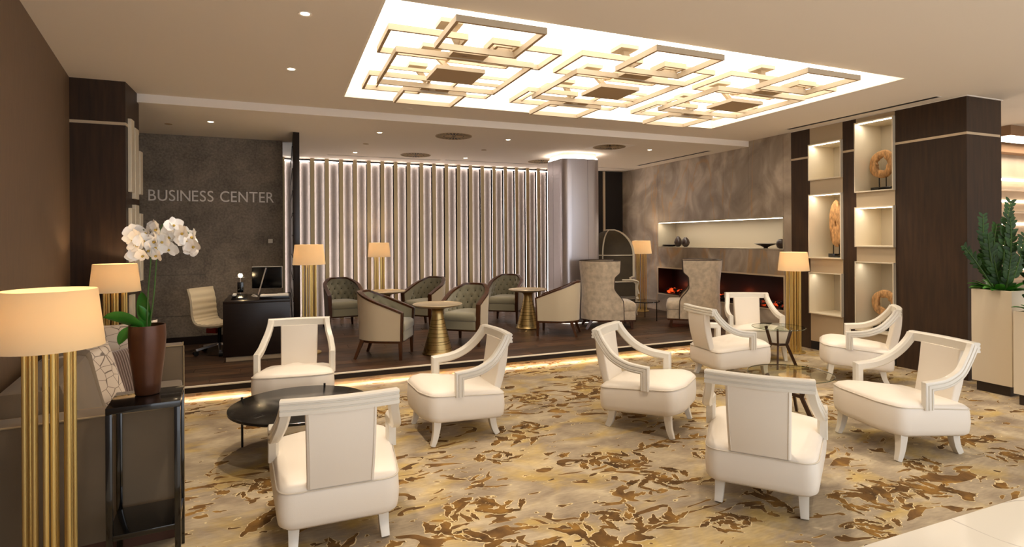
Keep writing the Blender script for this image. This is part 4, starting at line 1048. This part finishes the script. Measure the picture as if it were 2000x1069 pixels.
# wall switch and the sign
tag(M().box(-.03, .03, -.010, 0, -.03, .03).build('wall_switch', 'plastic_white', None, bevel=.004, loc=(-.165, 8.894, 1.58)), 'small square white wall switch right of the sign wall orchid', 'switch')['label'] = 'small square white switch on the dark wall under the sign'
sg = thing('wall_sign', 'pale metal letters reading BUSINESS CENTER on the dark wall', 'sign', (-1.68, 8.893, 2.139))
def letters(text, width, height):
    cu = bpy.data.curves.new('letter', 'FONT'); to = bpy.data.objects.new('letter', cu); C.objects.link(to); cu.size = 1; cu.extrude = .03
    def meas(s):
        cu.body = s; bpy.context.view_layer.update(); dg = bpy.context.evaluated_depsgraph_get(); ev = to.evaluated_get(dg)
        me = bpy.data.meshes.new_from_object(ev); xs = [v.co.x for v in me.vertices]; ys = [v.co.y for v in me.vertices]
        return me, min(xs), max(xs), min(ys), max(ys)
    x = 0; items = []
    for ch in text:
        if ch == ' ': x += .33; continue
        me, a, b, c, d = meas(ch); items.append((me, x-a)); x += (b-a)+(.11 if ch not in 'I' else .12)
    tot = x-.11; kx = width/tot; kz = height/.70
    for me, ox in items:
        for v in me.vertices: v.co = ((v.co.x+ox)*kx, -(v.co.z+.03)*.2, v.co.y*kz)
        me.materials.clear(); me.materials.append(MATS['letter']); link('letter', me, sg)
    bpy.data.objects.remove(to)
letters('BUSINESS CENTER', 1.565, .152)

# ------------------------------------------------------------------ objects in the niches
def ring_sculpture(y, zc, R, rz_, hole, label, stand_h, seed, base=True, squash=1):
    rn = random.Random(seed); X = 7.17
    t = thing('wood_sculpture', label, 'sculpture', (X, y, stand_h))
    n, k = 44, 12; rings = []; zc = zc-stand_h
    ph = [rn.uniform(0, 6) for _ in range(6)]
    for i in range(n):
        a = 2*PI*i/n; ro = 1+.03*math.sin(2*a+ph[0])+.02*math.sin(5*a+ph[1]); ri = hole*(1+.12*math.sin(2*a+ph[2])+.10*math.sin(5*a+ph[3])+.06*math.sin(9*a+ph[4]))
        m0, hw_ = (ro+ri)/2, (ro-ri)/2; rg_ = []
        for j in range(k):
            b = 2*PI*j/k; cb = math.copysign(abs(math.cos(b))**.6, math.cos(b)); sb = math.copysign(abs(math.sin(b))**.6, math.sin(b))
            q = m0+hw_*cb; rg_.append((sb*.028, math.cos(a)*q*R*squash, zc+math.sin(a)*q*rz_))
        rings.append(rg_)
    rings.append(rings[0]); M().loft(rings, False, False).build('wood_ring', 'driftwood', t, smooth=50)
    if base:
        B(-.045, .045, -.13*max(.7, squash), .13*max(.7, squash), 0, .05).build('plinth', 'black_lacquer', t, bevel=.002)
        for s in (-1, 1): M().cyl((0, s*.045, .05), (0, s*.045, zc-rz_*.90), .006, 8).build('rod', 'black_metal', t)
    return t
ring_sculpture(4.885, 2.527, .172, .178, .42, 'round driftwood ring on a black stand in the top right display box', 2.181, 5)
ring_sculpture(4.865, .735, .165, .175, .45, 'round driftwood ring in the lowest right display box', .386, 8)
ring_sculpture(5.545, 1.775, .165, .325, .11, 'tall oval driftwood slab with a slit on a black stand, left display column', 1.306, 2, squash=.60)
def vase(y, x, prof, label, name='vase', cat='vase'):
    tag(M().lathe(prof, 24).build(name, 'ceramic_dark', None, smooth=50, loc=(x, y, 1.415)), label, cat)
vase(8.90, 7.14, [(.03, 0), (.06, .03), (.075, .09), (.055, .15), (.025, .19), (.022, .2)], 'taller dark bottle vase at the left end of the stone wall niche')
vase(8.66, 7.12, [(.03, 0), (.065, .03), (.08, .08), (.06, .14), (.022, .18), (.02, .185)], 'shorter dark bottle vase right of the taller one in the niche')
vase(9.13, 7.16, [(.04, 0), (.12, .02), (.17, .035), (.165, .04), (.11, .026)], 'flat dark dish at the far left end of the niche', 'dish', 'dish')
vase(6.72, 7.1, [(.035, 0), (.03, .015), (.08, .04), (.17, .07), (.165, .076), (.07, .055)], 'wide dark footed bowl toward the right of the niche', 'bowl', 'bowl')
vase(6.42, 7.1, [(.03, 0), (.06, .02), (.075, .07), (.06, .12), (.03, .145), (.005, .15)], 'dark egg shaped vase at the right end of the niche')

# ------------------------------------------------------------------ planters at right
leafm = M(); rings = []
for i in range(7):
    q = i/6; w = .024*math.sin(PI*min(.99, q*.9+.08))**.7
    rings.append([(q*.10, -w, .004), (q*.10, 0, 0), (q*.10, w, .004)])
leafm.loft(rings, False, False, closed=False); leaf_me = leafm.mesh('leaf', 60); leaf_me.materials.append(MATS['dark_leaf'])
def frond(parent, base, tip, bend, n=15, size=1.0, start=.35):
    b, e = Vector(base), Vector(tip); mid_ = (b+e)/2+Vector(bend); pts = [b*(1-q)**2+mid_*2*q*(1-q)+e*q*q for q in [i/16 for i in range(17)]]
    st_ = M().tube(pts, .008, 6, scale=[1.2-.8*i/16 for i in range(17)]).build('stem', 'stem', parent)
    rn = random.Random(int(base[0]*1e4+tip[1]*1e3+tip[2]*100))
    for i in range(n):
        q = start+(1-start)*(i+.5)/n; p = b*(1-q)**2+mid_*2*q*(1-q)+e*q*q; tg = ((e-mid_)*q+(mid_-b)*(1-q)).normalized()
        sd = tg.cross(FW).normalized()
        for s in (-1, 1):
            d = (tg*.62+sd*s*.8+Vector((rn.uniform(-.2, .2), rn.uniform(-.2, .2), rn.uniform(-.1, .1)))).normalized()
            o_ = link('leaf', leaf_me, st_, tuple(p)); x_ = d; z_ = (x_.cross(tg)*s); z_ = z_.normalized(); y_ = z_.cross(x_)
            o_.rotation_euler = Matrix((x_, y_, z_)).transposed().to_euler(); k_ = size*rn.uniform(.85, 1.1)*(1-.35*q*q); o_.scale = (k_, k_, k_)
def planter(x0, y0, s, h, label, plabel, fronds, seed, ground):
    t = thing('planter', label, 'planter', (x0+s/2, y0+s/2, .001)); a = s/2
    M().box(-a+.03, a-.03, -a+.03, a-.03, 0, .1).build('plinth', 'planter_base', t)
    m_ = M(); r4 = lambda q, z: [(-q, -q, z), (q, -q, z), (q, q, z), (-q, q, z)]
    m_.loft([r4(a, .1), r4(a, h), r4(a-.02, h), r4(a-.02, h-.06)], True, False).build('pot', 'planter', t, smooth=0, bevel=.0015)
    B(-a+.02, a-.02, -a+.02, a-.02, h-.07, h-.05).build('soil', 'soil', t)
    p = thing('potted_plant', plabel, 'plant', (x0+s/2, y0+s/2, h-.05))
    for b, e, bd, n, sz, st_ in fronds: frond(p, b, e, bd, n, sz, st_)
    rn = random.Random(seed)
    for i in range(ground):
        a_ = 2*PI*i/ground+rn.uniform(-.2, .2); d = Vector((math.cos(a_), math.sin(a_), rn.uniform(.4, 1.6)))
        leaf('broad_leaf', (.08*math.cos(a_), .08*math.sin(a_), .02), d, rn.uniform(.14, .24), rn.uniform(.06, .09), 5, 'light_leaf', p, n=6)
def pxv(px, row, g=(6.8, 3.42), o=(6.8, 3.42, 1.0)):      # design aid: offsets of a frond tip seen at a direction, as a vector from the soil
    return None
v3 = lambda a, b, c: tuple(RX*a+FW*b+UP*c)
planter(6.63, 3.245, .35, 1.045, 'tall white square planter left of the shorter one', 'feathery dark green plant in the taller white planter',
        [(v3(-.04, 0, 0), v3(-.46, -.10, .50), v3(-.02, 0, .06), 14, .75, .5), (v3(-.02, .02, 0), v3(-.16, .02, .82), v3(-.09, 0, 0), 15, .95, .3), (v3(.02, 0, 0), v3(.14, .04, .96), v3(-.05, 0, 0), 17, 1.1, .3),
         (v3(.0, .03, 0), v3(.03, .08, .72), v3(-.08, 0, 0), 14, 1.05, .25), (v3(.0, -.03, 0), v3(-.12, -.05, .50), v3(-.05, 0, 0), 12, 1.0, .2), (v3(.03, -.03, 0), v3(.20, -.05, .62), v3(.05, 0, 0), 12, 1.0, .25), (v3(.0, 0, 0), v3(-.24, .05, .40), v3(0, 0, .05), 11, .9, .3), (v3(.02, .05, 0), v3(-.06, .1, .60), v3(.03, 0, 0), 13, 1.0, .2), (v3(.05, .0, 0), v3(.10, .0, .78), v3(.05, 0, 0), 14, 1.05, .2), (v3(-.03, .0, 0), v3(-.20, -.08, .62), v3(-.03, 0, 0), 13, .95, .25), (v3(0, -.05, 0), v3(.02, -.1, .42), v3(0, 0, 0), 11, 1.0, .1)], 4, 26)
planter(6.397, 2.77, .35, .88, 'shorter white square planter cut by the right edge', 'dense dark green plant in the shorter planter at the right edge',
        [(v3(-.05, 0, 0), v3(-.10, .0, .80), v3(-.07, 0, 0), 16, 1.2, .2), (v3(.0, 0, 0), v3(.08, .0, .9), v3(0, 0, 0), 16, 1.2, .2), (v3(-.05, -.05, 0), v3(-.17, -.08, .45), v3(-.02, 0, .05), 12, 1.1, .1), (v3(-.05, .05, 0), v3(-.13, .05, .60), v3(0, 0, 0), 13, 1.1, .1)], 9, 8)

# ------------------------------------------------------------------ carpet motifs: carved brown leaves and flower heads woven into the pile
rnd = random.Random(21)
edge_m, core_m = M(), M()
def blob(cx, cy, ln, wd, a, kind):
    n = 34; ph = [rnd.uniform(0, 6) for _ in range(5)]; ca, sa = math.cos(a), math.sin(a)
    def pts(grow, z):
        o_ = []
        for i in range(n):
            t = 2*PI*i/n; c, s = math.cos(t), math.sin(t)
            if kind == 'leaf': x = c*ln*.5; y = s*wd*.5*(1-.55*c)*(1+.22*math.sin(3*t+ph[0])+.22*math.sin(7*t+ph[1])+.15*math.sin(11*t+ph[2])); x += wd*.25*math.sin(2*t+ph[3])
            else:
                r_ = 1+.16*math.sin(3*t+ph[0])+.13*math.sin(5*t+ph[1])+.13*math.sin(8*t+ph[2])+.10*math.sin(13*t+ph[3]); x = c*ln*.5*r_; y = s*wd*.5*r_
            l = math.hypot(x, y)+1e-6; x *= 1+grow/l; y *= 1+grow/l
            o_.append((cx+ca*x-sa*y, cy+sa*x+ca*y, z))
        return o_
    z = .0014+rnd.uniform(0, .0006)
    edge_m.add(pts(.007, z-.0006), [tuple(range(n))]); core_m.add(pts(0, z+.0008), [tuple(range(n))])
def flower_head(cx, cy, R, a):
    for k in range(15):
        b = a+k*2*PI/15+rnd.uniform(-.25, .25); r_ = R*rnd.uniform(.3, .95)
        blob(cx+math.cos(b)*r_*1.25, cy+math.sin(b)*r_*.8, R*rnd.uniform(.35, .75), R*rnd.uniform(.12, .26), b+rnd.uniform(.6, 1.6), rnd.choice(['leaf', 'petal']))
    blob(cx, cy, R*.6, R*.4, a, 'petal')
def branch(cx, cy, ln, a, n=7):
    x, y = cx, cy; w = ln/n
    for k in range(n):
        blob(x, y, w*1.25, .022+.012*rnd.random(), a, 'leaf')
        if rnd.random() < .75: sgn = rnd.choice((-1, 1)); blob(x+math.cos(a+sgn*.9)*.07, y+math.sin(a+sgn*.9)*.07, rnd.uniform(.10, .2), rnd.uniform(.04, .08), a+sgn*rnd.uniform(.4, 1.0), 'leaf')
        a += rnd.uniform(-.35, .35); x += math.cos(a)*w; y += math.sin(a)*w
for (x, y, R) in MOTIF if 'MOTIF' in globals() else (): pass
FH = [(1.28, 2.55, .34), (1.75, 2.75, .18), (2.32, 3.05, .22), (1.1, 3.15, .20), (2.2, 3.45, .22), (1.9, 4.35, .20), (2.3, 2.45, .14), (.75, 2.5, .18), (1.45, 3.85, .16), (2.95, 3.3, .15), (3.3, 2.35, .24), (3.75, 2.30, .18), (4.1, 2.55, .16),
      (3.6, 3.1, .18), (4.9, 2.4, .18), (5.5, 3.1, .2), (5.0, 3.9, .18), (3.6, 4.3, .2), (2.3, 5.1, .2), (3.2, 5.5, .18), (1.2, 5.6, .18), (-.1, 4.0, .2), (.1, 3.0, .16), (4.2, 4.5, .16), (5.9, 3.6, .14), (.75, 5.2, .16), (3.0, 2.1, .15), (2.0, 2.1, .2)]
for x, y, R in FH: flower_head(x, y, R, rnd.uniform(0, 6))
for x, y, l, a in ((1.5, 2.45, .75, .25), (1.1, 2.75, .5, 2.6), (2.5, 3.55, .9, .1), (2.0, 4.1, .5, 3.0), (2.75, 2.45, .6, 1.2), (3.9, 2.15, .6, 2.7), (4.6, 2.7, .6, .4), (.3, 2.6, .6, 1.7), (-.2, 3.4, .7, 1.3), (2.6, 4.9, .6, .3), (3.8, 5.4, .6, 2.9), (1.7, 5.5, .6, .2), (1.0, 2.2, .6, .4), (5.2, 2.7, .5, 2.9)):
    branch(x, y, l, a)
for _ in range(60):
    blob(rnd.uniform(-.4, 6.4), rnd.uniform(2.1, 5.9), rnd.uniform(.08, .22), rnd.uniform(.04, .1), rnd.uniform(-.6, .6), rnd.choice(['leaf', 'petal']))
e_ = edge_m.build('carpet_outline', 'carpet_edge', carpet, smooth=0); e_['kind'] = 'stuff'
c_ = core_m.build('carpet_motif', 'carpet_brown', carpet, smooth=0); c_['kind'] = 'stuff'
